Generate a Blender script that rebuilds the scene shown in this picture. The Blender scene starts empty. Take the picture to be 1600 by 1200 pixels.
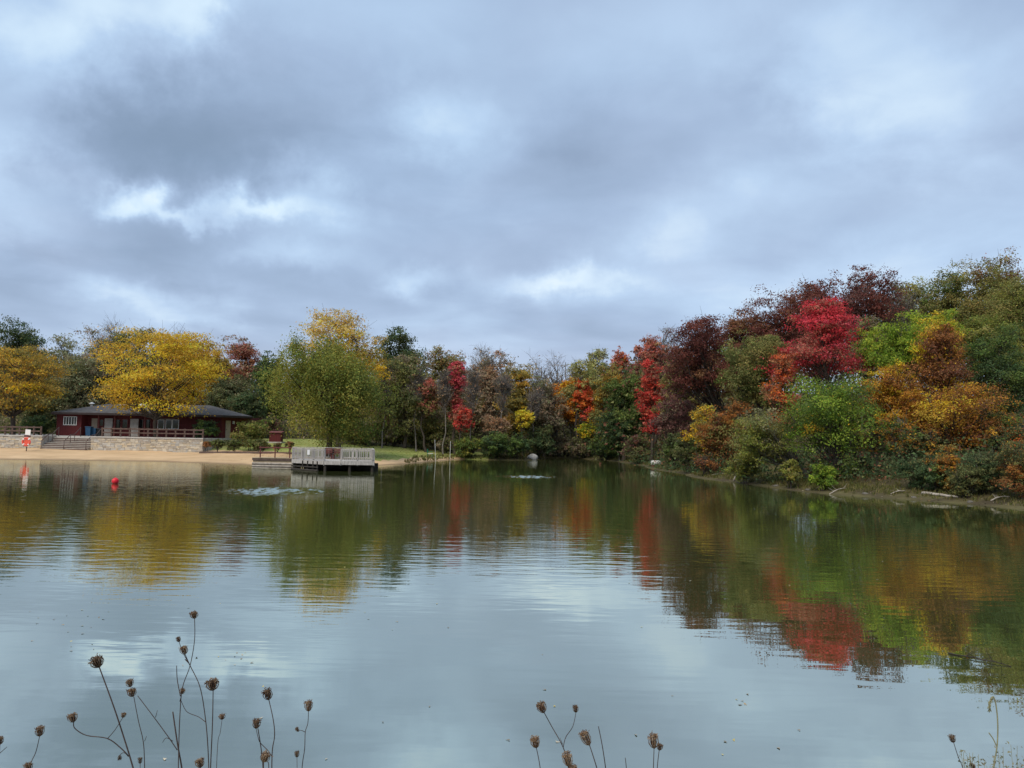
import bpy, math, random
import numpy as np
from mathutils import Matrix, Vector

R = math.radians
SC = bpy.context.scene
COL = SC.collection
rng = np.random.default_rng(7)
random.seed(7)

# ------------------------------------------------------------------ camera
F = 1209.0
CAMZ = 3.1
PITCH, ROLL = R(3.79), R(1.0)
CAM_R = Matrix.Rotation(math.pi / 2 + PITCH, 3, 'X') @ Matrix.Rotation(ROLL, 3, 'Z')
cam_d = bpy.data.cameras.new('camera')
cam = bpy.data.objects.new('camera', cam_d)
COL.objects.link(cam)
cam.matrix_world = Matrix.Translation((0, 0, CAMZ)) @ CAM_R.to_4x4()
cam_d.sensor_width = 36.0
cam_d.lens = 36.0 * F / 1600.0
cam_d.clip_start = 0.05
cam_d.clip_end = 3000
SC.camera = cam


def ray(u, v):
    return CAM_R @ Vector(((u - 800) / F, (600 - v) / F, -1.0))


def at(u, v, Y):
    """the point of the place seen at (u, v) that lies Y metres ahead of the viewer"""
    d = ray(u, v)
    d = d * (Y / d.y)
    return Vector((d.x, d.y, d.z + CAMZ))


def gp(u, v, z=0.0):
    """the point at height z seen at (u, v)"""
    d = ray(u, v)
    d = d * ((z - CAMZ) / d.z)
    return Vector((d.x, d.y, z))


def X(u, Y):
    return at(u, 670, Y).x


# ------------------------------------------------------------------ world
SUN_EL, SUN_AZ = R(50), R(212)      # azimuth clockwise from +Y
world = bpy.data.worlds.new('World')
SC.world = world
world.use_nodes = True
wn, wl = world.node_tree.nodes, world.node_tree.links
wn.clear()


def N(tree_nodes, kind, **kw):
    n = tree_nodes.new(kind)
    for k, v in kw.items():
        setattr(n, k, v)
    return n


def wmath(op, a, b=None, c=None, clamp=False):
    n = wn.new('ShaderNodeMath')
    n.operation = op
    n.use_clamp = clamp
    for i, s in enumerate((a, b, c)):
        if s is None:
            continue
        if isinstance(s, (int, float)):
            n.inputs[i].default_value = s
        else:
            wl.new(s, n.inputs[i])
    return n.outputs[0]


def wdot(vec, d):
    n = wn.new('ShaderNodeVectorMath')
    n.operation = 'DOT_PRODUCT'
    wl.new(vec, n.inputs[0])
    n.inputs[1].default_value = d
    return n.outputs['Value']


tc = wn.new('ShaderNodeTexCoord')
nrm = wn.new('ShaderNodeVectorMath'); nrm.operation = 'NORMALIZE'
wl.new(tc.outputs['Generated'], nrm.inputs[0])
DIR = nrm.outputs[0]
sep = wn.new('ShaderNodeSeparateXYZ'); wl.new(DIR, sep.inputs[0])
hz = wmath('ADD', wmath('MAXIMUM', sep.outputs['Z'], 0.0), 0.16)
cmb = wn.new('ShaderNodeCombineXYZ')
wl.new(wmath('DIVIDE', sep.outputs['X'], hz), cmb.inputs[0])
wl.new(wmath('DIVIDE', sep.outputs['Y'], hz), cmb.inputs[1])


def wnoise(scale, detail, rough, dist, off):
    m = wn.new('ShaderNodeMapping'); m.inputs['Location'].default_value = off
    wl.new(cmb.outputs[0], m.inputs[0])
    n = wn.new('ShaderNodeTexNoise')
    wl.new(m.outputs[0], n.inputs['Vector'])
    n.inputs['Scale'].default_value = scale
    n.inputs['Detail'].default_value = detail
    n.inputs['Roughness'].default_value = rough
    n.inputs['Distortion'].default_value = dist
    return n.outputs['Fac']


n_big = wnoise(0.75, 3, 0.5, 0.5, (3.1, 7.7, 0))
n_mid = wnoise(1.7, 4, 0.48, 0.4, (11.0, 2.0, 0))
n_fin = wnoise(5.5, 6, 0.6, 0.4, (1.0, 19.0, 0))
# cloud brightness: 0 = heavy underside, 1 = thin bright gap
dens = wmath('MULTIPLY_ADD', n_big, 0.72, 0.0)
dens = wmath('MULTIPLY_ADD', n_mid, 0.40, dens)
dens = wmath('MULTIPLY_ADD', n_fin, 0.09, dens)
dens = wmath('SUBTRACT', dens, 0.105)
# the gaps and heavy banks of this cloud deck
BLOBS = [
    (203, 312, 32, 18, .42), (285, 338, 66, 10, .34), (392, 328, 50, 15, .44), (480, 300, 60, 40, .30),
    (60, 45, 90, 60, .34), (190, 0, 60, 40, .30), (315, 30, 36, 50, .30), (0, 215, 60, 80, .24),
    (705, 198, 60, 40, .20), (885, 445, 80, 16, .26), (672, 430, 44, 20, .20), (250, 462, 110, 22, .26),
    (420, 395, 60, 20, .16), (1320, 85, 80, 70, .20), (1450, 160, 100, 70, .22), (1060, 380, 60, 30, .14),
    (1150, 320, 60, 30, .08), (60, 340, 80, 50, .08), (1250, 440, 160, 30, .08),
    (310, 225, 210, 60, -.27), (100, 170, 140, 60, -.12), (1180, 190, 180, 70, -.14), (890, 215, 60, 30, -.10),
    (90, 440, 130, 34, -.14), (450, 140, 200, 60, -.10), (820, 390, 100, 40, -.07), (1450, 330, 180, 40, -.07),
    (600, 480, 200, 30, -.06),
]
wrp = wn.new('ShaderNodeTexNoise')
wl.new(DIR, wrp.inputs['Vector'])
wrp.inputs['Scale'].default_value = 9.0; wrp.inputs['Detail'].default_value = 5; wrp.inputs['Roughness'].default_value = .6
wsub = wn.new('ShaderNodeVectorMath'); wsub.operation = 'SUBTRACT'
wl.new(wrp.outputs['Color'], wsub.inputs[0]); wsub.inputs[1].default_value = (.5, .5, .5)
wmad = wn.new('ShaderNodeVectorMath'); wmad.operation = 'MULTIPLY_ADD'
wl.new(wsub.outputs[0], wmad.inputs[0]); wmad.inputs[1].default_value = (.17, .17, .11); wl.new(DIR, wmad.inputs[2])
DIRW = wmad.outputs[0]
wob = wmath('MULTIPLY_ADD', n_mid, 1.3, 0.35)
wob2 = wmath('SUBTRACT', n_fin, 0.5)
for (u, v, su, sv, amp) in BLOBS:
    c = ray(u, v).normalized()
    r_ = c.cross(Vector((0, 0, 1))).normalized()
    w_ = r_.cross(c).normalized()
    a = wmath('MULTIPLY_ADD', wob2, 0.35, wmath('MULTIPLY', wdot(DIRW, r_), F / su / 1.1))
    b = wmath('MULTIPLY_ADD', wob2, 0.5, wmath('MULTIPLY', wdot(DIRW, w_), F / sv / 1.1))
    q = wmath('ADD', wmath('MULTIPLY', a, a), wmath('MULTIPLY', b, b))
    g = wmath('EXPONENT', wmath('MULTIPLY', q, -0.75))
    g = wmath('MULTIPLY', g, wmath('GREATER_THAN', wdot(DIR, c), 0.0))
    if amp > 0:
        g = wmath('MULTIPLY', g, wob)
    dens = wmath('MULTIPLY_ADD', g, amp, dens)
dens = wmath('MULTIPLY_ADD', dens, 1.04, -0.012)
ramp = wn.new('ShaderNodeValToRGB')
wl.new(dens, ramp.inputs[0])
cr = ramp.color_ramp
stops = [(0.0, (.102, .145, .205)), (0.25, (.142, .193, .274)), (0.45, (.194, .260, .362)), (0.62, (.250, .336, .448)),
         (0.80, (.345, .435, .512)), (1.0, (.48, .53, .555))]
while len(cr.elements) < len(stops):
    cr.elements.new(0.5)
for e, (p, c) in zip(cr.elements, stops):
    e.position = p
    e.color = (*c, 1)
# mauve cast in parts of the deck
tint = wn.new('ShaderNodeMix'); tint.data_type = 'RGBA'; tint.blend_type = 'MULTIPLY'
wl.new(ramp.outputs[0], tint.inputs[6])
tint.inputs[7].default_value = (1.09, 0.985, 0.955, 1)
n_t = wnoise(0.9, 3, 0.5, 0.3, (8.0, 31.0, 0))
low = wmath('MULTIPLY_ADD', sep.outputs['Z'], -2.4, 0.75, clamp=True)
wl.new(wmath('ADD', wmath('MULTIPLY_ADD', n_t, 1.6, -0.65, clamp=True), low, clamp=True), tint.inputs[0])
sky = wn.new('ShaderNodeTexSky')
sky.sky_type = 'NISHITA'
sky.sun_disc = False
sky.sun_elevation = SUN_EL
sky.sun_rotation = SUN_AZ
SKY_STRENGTH = 0.1
scl = wn.new('ShaderNodeVectorMath'); scl.operation = 'SCALE'
wl.new(tint.outputs[2], scl.inputs[0]); scl.inputs['Scale'].default_value = 1.0 / SKY_STRENGTH
mixs = wn.new('ShaderNodeMix'); mixs.data_type = 'RGBA'
mixs.inputs[0].default_value = 0.95          # cloud cover over the clear sky
wl.new(sky.outputs[0], mixs.inputs[6]); wl.new(scl.outputs[0], mixs.inputs[7])
bg = wn.new('ShaderNodeBackground'); bg.inputs['Strength'].default_value = SKY_STRENGTH
wl.new(mixs.outputs[2], bg.inputs['Color'])
wo = wn.new('ShaderNodeOutputWorld'); wl.new(bg.outputs[0], wo.inputs['Surface'])

# ------------------------------------------------------------------ sun behind the overcast
sd = bpy.data.lights.new('sun', 'SUN')
sd.energy = 1.5
sd.angle = R(40)
sd.color = (1.0, 0.91, 0.77)
so = bpy.data.objects.new('sun', sd)
COL.objects.link(so)
sv_ = Vector((math.sin(SUN_AZ) * math.cos(SUN_EL), math.cos(SUN_AZ) * math.cos(SUN_EL), math.sin(SUN_EL)))
so.rotation_euler = sv_.to_track_quat('Z', 'Y').to_euler()
so.location = sv_ * 60

vs = SC.view_settings
vs.view_transform = 'Standard'
vs.look = 'None'
vs.exposure = 1.0
vs.gamma = 1.0
vs.use_curve_mapping = False
SC.render.engine = 'CYCLES'
cy = SC.cycles
cy.max_bounces = 6
cy.diffuse_bounces = 3
cy.glossy_bounces = 3
cy.transmission_bounces = 3
cy.transparent_max_bounces = 4
cy.caustics_reflective = False
cy.caustics_refractive = False
cy.use_denoising = True
try:
    cy.denoiser = 'OPENIMAGEDENOISE'
    cy.denoising_prefilter = 'ACCURATE'
except Exception:
    pass


# ------------------------------------------------------------------ helpers: materials
def mat(name, col, rough=0.85, var=0.0, scale=3.0, col2=None, bump=0.0, bscale=None, metal=0.0, spec=0.3, stretch=(1, 1, 1), detail=4):
    m = bpy.data.materials.new(name)
    m.use_nodes = True
    t = m.node_tree
    n, l = t.nodes, t.links
    b = n['Principled BSDF']
    b.inputs['Roughness'].default_value = rough
    b.inputs['Metallic'].default_value = metal
    b.inputs['Specular IOR Level'].default_value = spec
    b.inputs['Base Color'].default_value = (*col, 1)
    if col2 is not None or bump or var:
        c = n.new('ShaderNodeTexCoord')
        mp = n.new('ShaderNodeMapping')
        mp.inputs['Scale'].default_value = stretch
        l.new(c.outputs['Object'], mp.inputs[0])
        nz = n.new('ShaderNodeTexNoise')
        nz.inputs['Scale'].default_value = scale
        nz.inputs['Detail'].default_value = detail
        nz.inputs['Roughness'].default_value = 0.6
        l.new(mp.outputs[0], nz.inputs['Vector'])
        if col2 is None:
            col2 = tuple(min(1, x * (1 + var)) for x in col)
            col1 = tuple(x * (1 - var) for x in col)
        else:
            col1 = col
        rp = n.new('ShaderNodeValToRGB')
        rp.color_ramp.elements[0].position = 0.34
        rp.color_ramp.elements[1].position = 0.66
        rp.color_ramp.elements[0].color = (*col1, 1)
        rp.color_ramp.elements[1].color = (*col2, 1)
        l.new(nz.outputs['Fac'], rp.inputs[0])
        l.new(rp.outputs[0], b.inputs['Base Color'])
        if bump:
            nb = n.new('ShaderNodeTexNoise')
            nb.inputs['Scale'].default_value = bscale or scale * 4
            nb.inputs['Detail'].default_value = 5
            l.new(mp.outputs[0], nb.inputs['Vector'])
            bp = n.new('ShaderNodeBump')
            bp.inputs['Distance'].default_value = bump
            bp.inputs['Strength'].default_value = 1.0
            l.new(nb.outputs['Fac'], bp.inputs['Height'])
            l.new(bp.outputs[0], b.inputs['Normal'])
    return m


def attr_mat(name, attr, transl=0.0, rough=0.7, var=0.0):
    """colour of each leaf, blade or stone comes from its own face attribute"""
    m = bpy.data.materials.new(name)
    m.use_nodes = True
    n, l = m.node_tree.nodes, m.node_tree.links
    n.clear()
    a = n.new('ShaderNodeAttribute'); a.attribute_name = attr
    d = n.new('ShaderNodeBsdfPrincipled')
    d.inputs['Roughness'].default_value = rough
    d.inputs['Specular IOR Level'].default_value = 0.15
    l.new(a.outputs['Color'], d.inputs['Base Color'])
    o = n.new('ShaderNodeOutputMaterial')
    if transl:
        t = n.new('ShaderNodeBsdfTranslucent')
        l.new(a.outputs['Color'], t.inputs['Color'])
        mx = n.new('ShaderNodeMixShader')
        mx.inputs[0].default_value = transl
        l.new(d.outputs[0], mx.inputs[1]); l.new(t.outputs[0], mx.inputs[2])
        l.new(mx.outputs[0], o.inputs['Surface'])
    else:
        l.new(d.outputs[0], o.inputs['Surface'])
    return m


M = {}
M['leaf'] = attr_mat('leaf', 'leaf_colour', 0.42)
M['stone'] = attr_mat('stone', 'leaf_colour', 0.0, 0.95)
M['bark'] = mat('bark', (.045, .035, .028), .95, col2=(.095, .078, .062), scale=4, bump=.02, stretch=(1, 1, .25))
M['bark_pale'] = mat('bark_pale', (.10, .09, .075), .95, col2=(.19, .17, .145), scale=4, bump=.01, stretch=(1, 1, .3))
M['twig'] = mat('twig', (.17, .15, .135), .95, var=.3)
M['sand'] = mat('sand', (.48, .325, .18), .95, col2=(.62, .43, .25), scale=.35, bump=.03, bscale=2.5)
M['lawn'] = mat('lawn', (.20, .25, .05), .95, col2=(.33, .325, .105), scale=.45, bump=.015, bscale=5)
M['forest'] = mat('forest_floor', (.060, .046, .024), .98, col2=(.115, .10, .04), scale=.6, bump=.12, bscale=3)
M['bank'] = mat('bank', (.10, .11, .035), .98, col2=(.17, .14, .07), scale=1.2, bump=.06, bscale=5)
M['red_board'] = mat('red_board', (.080, .013, .014), .75, col2=(.12, .020, .020), scale=2.0, stretch=(4, 4, .15), bump=.008, bscale=6)
M['roof'] = mat('shingle', (.055, .053, .055), .92, col2=(.105, .10, .10), scale=1.6, bump=.02, bscale=7)
M['fascia'] = mat('fascia', (.035, .024, .024), .7, var=.2)
M['white'] = mat('white_paint', (.72, .71, .68), .55, var=.06)
M['glass'] = mat('window_glass', (.012, .015, .016), .06, spec=.7)
M['tan'] = mat('tan_paint', (.42, .35, .27), .7, var=.1)
M['slat'] = mat('pale_slat', (.40, .37, .34), .8, var=.15)
M['conc'] = mat('concrete', (.46, .44, .41), .9, var=.14, scale=1.2)
M['step'] = mat('step_concrete', (.40, .37, .32), .9, var=.16, scale=2)
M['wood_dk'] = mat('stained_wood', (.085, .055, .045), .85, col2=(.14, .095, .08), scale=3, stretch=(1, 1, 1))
M['wood_gray'] = mat('weathered_wood', (.30, .275, .25), .9, col2=(.52, .485, .45), scale=2.6, stretch=(3, 3, .6), bump=.006)
M['wood_tan'] = mat('deck_wood', (.36, .27, .17), .9, col2=(.50, .39, .25), scale=1.5)
M['wood_red'] = mat('red_wood', (.15, .05, .045), .85, var=.2)
M['pile'] = mat('pile_wood', (.045, .038, .032), .95, var=.3)
M['metal'] = mat('rail_metal', (.09, .06, .055), .5, var=.15, metal=.2)
M['galv'] = mat('galvanised', (.62, .62, .60), .45, var=.08, metal=.3)
M['blue'] = mat('blue_plastic', (.016, .06, .125), .45)
M['black'] = mat('black_plastic', (.012, .014, .016), .5)
M['orange'] = mat('buoy_orange', (.72, .10, .06), .55, var=.08)
M['red'] = mat('buoy_red', (.70, .015, .03), .35)
M['sign_white'] = mat('sign_white', (.82, .81, .80), .5)
M['sign_red'] = mat('sign_dark', (.10, .03, .03), .6)
M['green'] = mat('green_plastic', (.01, .16, .09), .5)
M['rock'] = mat('rock', (.33, .31, .285), .95, col2=(.52, .50, .47), scale=3, bump=.03)
M['mudstone'] = mat('mud_stone', (.10, .09, .075), .95, col2=(.18, .165, .14), scale=5, bump=.01)
M['block'] = mat('white_block', (.55, .53, .49), .9, col2=(.70, .68, .64), scale=4, bump=.01)
M['drift'] = mat('driftwood', (.26, .22, .18), .95, col2=(.46, .41, .35), scale=3, bump=.01)
M['stem'] = mat('dry_stem', (.062, .042, .036), .9, var=.3, scale=30)
M['stem_green'] = mat('pale_stem', (.26, .25, .14), .9, var=.2, scale=30)
M['head'] = attr_mat('seed_head', 'leaf_colour', 0.15, .9)

# damp sand along the water line
_t = M['sand'].node_tree
_b = _t.nodes['Principled BSDF']
_src = _b.inputs['Base Color'].links[0].from_socket
_g = _t.nodes.new('ShaderNodeNewGeometry'); _sx = _t.nodes.new('ShaderNodeSeparateXYZ')
_t.links.new(_g.outputs['Position'], _sx.inputs[0])
_nz = _t.nodes.new('ShaderNodeTexNoise'); _nz.inputs['Scale'].default_value = .5
_t.links.new(_g.outputs['Position'], _nz.inputs['Vector'])
_ad = _t.nodes.new('ShaderNodeMath'); _ad.operation = 'MULTIPLY_ADD'; _ad.inputs[1].default_value = .12
_t.links.new(_nz.outputs['Fac'], _ad.inputs[0]); _t.links.new(_sx.outputs['Z'], _ad.inputs[2])
_mr = _t.nodes.new('ShaderNodeMapRange'); _mr.inputs['From Min'].default_value = .09; _mr.inputs['From Max'].default_value = .17
_t.links.new(_ad.outputs[0], _mr.inputs['Value'])
_mx = _t.nodes.new('ShaderNodeMix'); _mx.data_type = 'RGBA'
_mx.inputs[6].default_value = (.27, .185, .105, 1)
_t.links.new(_mr.outputs[0], _mx.inputs[0]); _t.links.new(_src, _mx.inputs[7])
_t.links.new(_mx.outputs[2], _b.inputs['Base Color'])

# water
wm = bpy.data.materials.new('water')
wm.use_nodes = True
n, l = wm.node_tree.nodes, wm.node_tree.links
n.clear()
geo = n.new('ShaderNodeNewGeometry')


def wav(sx, sy, scale, detail, rot=0.0, off=0.0, rough=0.5):
    mp = n.new('ShaderNodeMapping')
    mp.inputs['Scale'].default_value = (sx, sy, 1)
    mp.inputs['Rotation'].default_value = (0, 0, rot)
    mp.inputs['Location'].default_value = (off, off * 1.7, 0)
    l.new(geo.outputs['Position'], mp.inputs[0])
    z = n.new('ShaderNodeTexNoise')
    z.inputs['Scale'].default_value = scale
    z.inputs['Detail'].default_value = detail
    z.inputs['Roughness'].default_value = rough
    l.new(mp.outputs[0], z.inputs['Vector'])
    return z.outputs['Fac']


def nm(op, a, b, c=None, clamp=False):
    k = n.new('ShaderNodeMath'); k.operation = op; k.use_clamp = clamp
    for i, s in enumerate((a, b, c)):
        if s is None:
            continue
        if isinstance(s, (int, float)):
            k.inputs[i].default_value = s
        else:
            l.new(s, k.inputs[i])
    return k.outputs[0]


patch = nm('MULTIPLY_ADD', wav(.022, .05, 1, 2, .1, 3.0), 5.0, -1.95, clamp=True)     # breezy and calm areas
swell = wav(.30, 1.15, 1.0, 2, .10, 0.0)
rip = wav(.9, 3.6, 1.0, 2, -.06, 9.0)
fine = wav(2.6, 8.0, 1.0, 2, .05, 5.0)
hgt = nm('MULTIPLY', swell, .0050)
hgt = nm('MULTIPLY_ADD', nm('MULTIPLY', rip, nm('MULTIPLY_ADD', patch, .0085, .0008)), 1.0, hgt)
hgt = nm('MULTIPLY_ADD', nm('MULTIPLY', fine, nm('MULTIPLY_ADD', patch, .0006, .00010)), 1.0, hgt)
bp = n.new('ShaderNodeBump')
bp.inputs['Distance'].default_value = 1.0
l.new(hgt, bp.inputs['Height'])
dif = n.new('ShaderNodeBsdfDiffuse'); dif.inputs['Color'].default_value = (.066, .080, .026, 1)
gls = n.new('ShaderNodeBsdfGlossy'); gls.inputs['Color'].default_value = (.93, .96, .88, 1); gls.inputs['Roughness'].default_value = .004
frs = n.new('ShaderNodeFresnel'); frs.inputs['IOR'].default_value = 1.33
l.new(bp.outputs[0], gls.inputs['Normal']); l.new(bp.outputs[0], frs.inputs['Normal'])
mx = n.new('ShaderNodeMixShader')
l.new(nm('MULTIPLY_ADD', frs.outputs[0], .40, .58, clamp=True), mx.inputs[0])
l.new(dif.outputs[0], mx.inputs[1]); l.new(gls.outputs[0], mx.inputs[2])
wo_ = n.new('ShaderNodeOutputMaterial'); l.new(mx.outputs[0], wo_.inputs['Surface'])
M['water'] = wm


# ------------------------------------------------------------------ helpers: meshes
def raw_mesh(name, V, Fq, cols=None, smooth=False):
    """V (n,3) array, Fq (m,k) array of equal-sized faces or list of lists, cols (m,3) per face"""
    me = bpy.data.meshes.new(name)
    V = np.asarray(V, dtype=np.float32)
    if isinstance(Fq, np.ndarray):
        m_, k = Fq.shape
        me.vertices.add(len(V)); me.vertices.foreach_set('co', V.ravel())
        me.loops.add(m_ * k); me.loops.foreach_set('vertex_index', Fq.astype(np.int32).ravel())
        me.polygons.add(m_)
        me.polygons.foreach_set('loop_start', np.arange(0, m_ * k, k, dtype=np.int32))
        me.polygons.foreach_set('loop_total', np.full(m_, k, dtype=np.int32))
        me.update(calc_edges=True)
    else:
        me.from_pydata([tuple(map(float, p)) for p in V], [], [tuple(map(int, f)) for f in Fq])
        m_ = len(Fq)
    if smooth:
        me.polygons.foreach_set('use_smooth', np.ones(m_, dtype=bool))
    if cols is not None:
        a = me.attributes.new('leaf_colour', 'FLOAT_COLOR', 'FACE')
        c4 = np.ones((m_, 4), dtype=np.float32); c4[:, :3] = cols
        a.data.foreach_set('color', c4.ravel())
    me.validate()
    return me


def link(name, me, m=None, parent=None, loc=(0, 0, 0), rz=0.0):
    o = bpy.data.objects.new(name, me)
    COL.objects.link(o)
    if m is not None and me is not None and not me.materials:
        me.materials.append(M[m] if isinstance(m, str) else m)
    o.location = loc
    o.rotation_euler = (0, 0, rz)
    if parent is not None:
        o.parent = parent
    return o


def tag(o, label=None, cat=None, group=None, kind=None):
    if label: o['label'] = label
    if cat: o['category'] = cat
    if group: o['group'] = group
    if kind: o['kind'] = kind
    return o


def empty(name, loc=(0, 0, 0), rz=0.0):
    o = bpy.data.objects.new(name, None)
    COL.objects.link(o)
    o.empty_display_size = .2
    o.location = loc
    o.rotation_euler = (0, 0, rz)
    return o


class MB:
    """collects boxes, tubes and faces and links them as one mesh"""
    def __init__(s):
        s.V, s.F, s.n = [], [], 0

    def add(s, V, Fl):
        s.V += [tuple(p) for p in V]
        s.F += [tuple(i + s.n for i in f) for f in Fl]
        s.n += len(V)
        return s

    def box(s, x0, x1, y0, y1, z0, z1, bev=0.0):
        if bev <= 0:
            V = [(x0, y0, z0), (x1, y0, z0), (x1, y1, z0), (x0, y1, z0), (x0, y0, z1), (x1, y0, z1), (x1, y1, z1), (x0, y1, z1)]
            return s.add(V, [(0, 3, 2, 1), (4, 5, 6, 7), (0, 1, 5, 4), (1, 2, 6, 5), (2, 3, 7, 6), (3, 0, 4, 7)])
        b = bev
        V = []
        for z, i in ((z0, b), (z0 + b, 0), (z1 - b, 0), (z1, b)):
            V += [(x0 + i, y0 + i, z), (x1 - i, y0 + i, z), (x1 - i, y1 - i, z), (x0 + i, y1 - i, z)]
        Fl = [(3, 2, 1, 0), (12, 13, 14, 15)]
        for k in range(3):
            for j in range(4):
                a, c = k * 4 + j, k * 4 + (j + 1) % 4
                Fl.append((a, c, c + 4, a + 4))
        return s.add(V, Fl)

    def prism(s, poly, z0, z1):
        k = len(poly)
        V = [(x, y, z0) for x, y in poly] + [(x, y, z1) for x, y in poly]
        Fl = [tuple(range(k))[::-1], tuple(range(k, 2 * k))]
        for i in range(k):
            j = (i + 1) % k
            Fl.append((i, j, j + k, i + k))
        return s.add(V, Fl)

    def tube(s, pts, rad, sides=6, cap=True):
        V, Fl = tube_arr(pts, rad, sides)
        Fl = [tuple(f) for f in Fl]
        if cap:
            k = len(pts)
            Fl.append(tuple(range(sides))[::-1])
            Fl.append(tuple((k - 1) * sides + i for i in range(sides)))
        return s.add(V, Fl)

    def lathe(s, prof, sides=14, c=(0, 0, 0)):
        V, Fl = [], []
        for r_, z in prof:
            for i in range(sides):
                a = 2 * math.pi * i / sides
                V.append((c[0] + r_ * math.cos(a), c[1] + r_ * math.sin(a), c[2] + z))
        for k in range(len(prof) - 1):
            for i in range(sides):
                j = (i + 1) % sides
                Fl.append((k * sides + i, k * sides + j, (k + 1) * sides + j, (k + 1) * sides + i))
        Fl.append(tuple(range(sides))[::-1])
        Fl.append(tuple((len(prof) - 1) * sides + i for i in range(sides)))
        return s.add(V, Fl)

    def mesh(s, name, smooth=False):
        me = bpy.data.meshes.new(name)
        me.from_pydata([tuple(map(float, p)) for p in s.V], [], s.F)
        me.update()
        if smooth:
            me.polygons.foreach_set('use_smooth', np.ones(len(me.polygons), dtype=bool))
        return me

    def build(s, name, m, parent=None, smooth=False, loc=(0, 0, 0), rz=0.0):
        return link(name, s.mesh(name, smooth), m, parent, loc, rz)


def tube_arr(pts, rad, sides=5):
    P = np.asarray(pts, dtype=float)
    k = len(P)
    rad = np.full(k, rad) if np.isscalar(rad) else np.asarray(rad, dtype=float)
    T = np.gradient(P, axis=0)
    T /= np.linalg.norm(T, axis=1)[:, None] + 1e-9
    ref = np.array([1., 0, 0]) if abs(T[0][0]) < .8 else np.array([0, 1., 0])
    A = np.cross(T, ref); A /= np.linalg.norm(A, axis=1)[:, None] + 1e-9
    B = np.cross(T, A)
    an = np.linspace(0, 2 * math.pi, sides, endpoint=False)
    V = P[:, None, :] + rad[:, None, None] * (np.cos(an)[None, :, None] * A[:, None, :] + np.sin(an)[None, :, None] * B[:, None, :])
    V = V.reshape(-1, 3)
    i = np.arange(sides); j = (i + 1) % sides
    Fl = []
    for r_ in range(k - 1):
        Fl.append(np.stack([r_ * sides + i, r_ * sides + j, (r_ + 1) * sides + j, (r_ + 1) * sides + i], 1))
    return V, np.concatenate(Fl)


# ------------------------------------------------------------------ terrain
shore_px = [(0, 718), (120, 719.5), (230, 721), (330, 724), (400, 727), (470, 726.5), (540, 725), (588, 727.5), (640, 724.5), (680, 720.5),
            (722, 717.5), (760, 718.5), (800, 719), (832, 719), (858, 715.5), (890, 716), (930, 718), (965, 721.5), (1000, 727),
            (1030, 735), (1062, 740), (1095, 748), (1140, 753), (1180, 759), (1240, 767), (1300, 773), (1380, 778), (1450, 783), (1530, 789), (1600, 797)]
SH = [tuple(gp(u, v).xy) for u, v in shore_px]
SH = [(-40, 6), (-75, 14), (-92, 40), (-84, 62), (-66, 71)] + SH + [(29.5, 32), (33, 22), (30, 10), (18, 5.2), (6, 3.9), (0, 3.6), (-7, 3.8), (-18, 4.6)]
# small bays and points along the wooded bank and the far shore
_rj = np.random.default_rng(31)
_fine = []
for (ax, ay), (bx, by) in zip(SH, SH[1:] + SH[:1]):
    _fine.append((ax, ay))
    L_ = math.hypot(bx - ax, by - ay)
    if ay > 30 and by > 30 and min(ax, bx) > -7:
        k_ = int(L_ / 1.5)
        for q_ in range(1, k_):
            t_ = q_ / k_
            jn = _rj.normal() * .28
            _fine.append((ax + (bx - ax) * t_ - (by - ay) / L_ * jn, ay + (by - ay) * t_ + (bx - ax) / L_ * jn))
SH = _fine


def sdist(px, py):
    """signed distance to the shoreline: > 0 on land"""
    px = np.atleast_1d(np.asarray(px, float)); py = np.atleast_1d(np.asarray(py, float))
    best = np.full(px.shape, 1e9); inside = np.zeros(px.shape, bool)
    for (ax, ay), (bx, by) in zip(SH, SH[1:] + SH[:1]):
        dx, dy = bx - ax, by - ay
        t = np.clip(((px - ax) * dx + (py - ay) * dy) / (dx * dx + dy * dy), 0, 1)
        best = np.minimum(best, np.hypot(px - ax - t * dx, py - ay - t * dy))
        cnd = (ay > py) != (by > py)
        with np.errstate(divide='ignore', invalid='ignore'):
            xi = ax + (py - ay) * dx / (dy if dy else 1e-9)
        inside ^= cnd & (px < xi)
    return np.where(inside, -best, best)


def sst(a, b, x):
    t = np.clip((x - a) / (b - a), 0, 1)
    return t * t * (3 - 2 * t)


def wavy(x, y):
    return (np.sin(x * .61 + 1.3) * np.sin(y * .53 + .4) + .6 * np.sin(x * 1.37 + y * .9) * np.sin(y * 1.21 - x * .4) + .35 * np.sin(x * 2.9 - y * 2.2) * np.sin(y * 3.1 + x))


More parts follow.
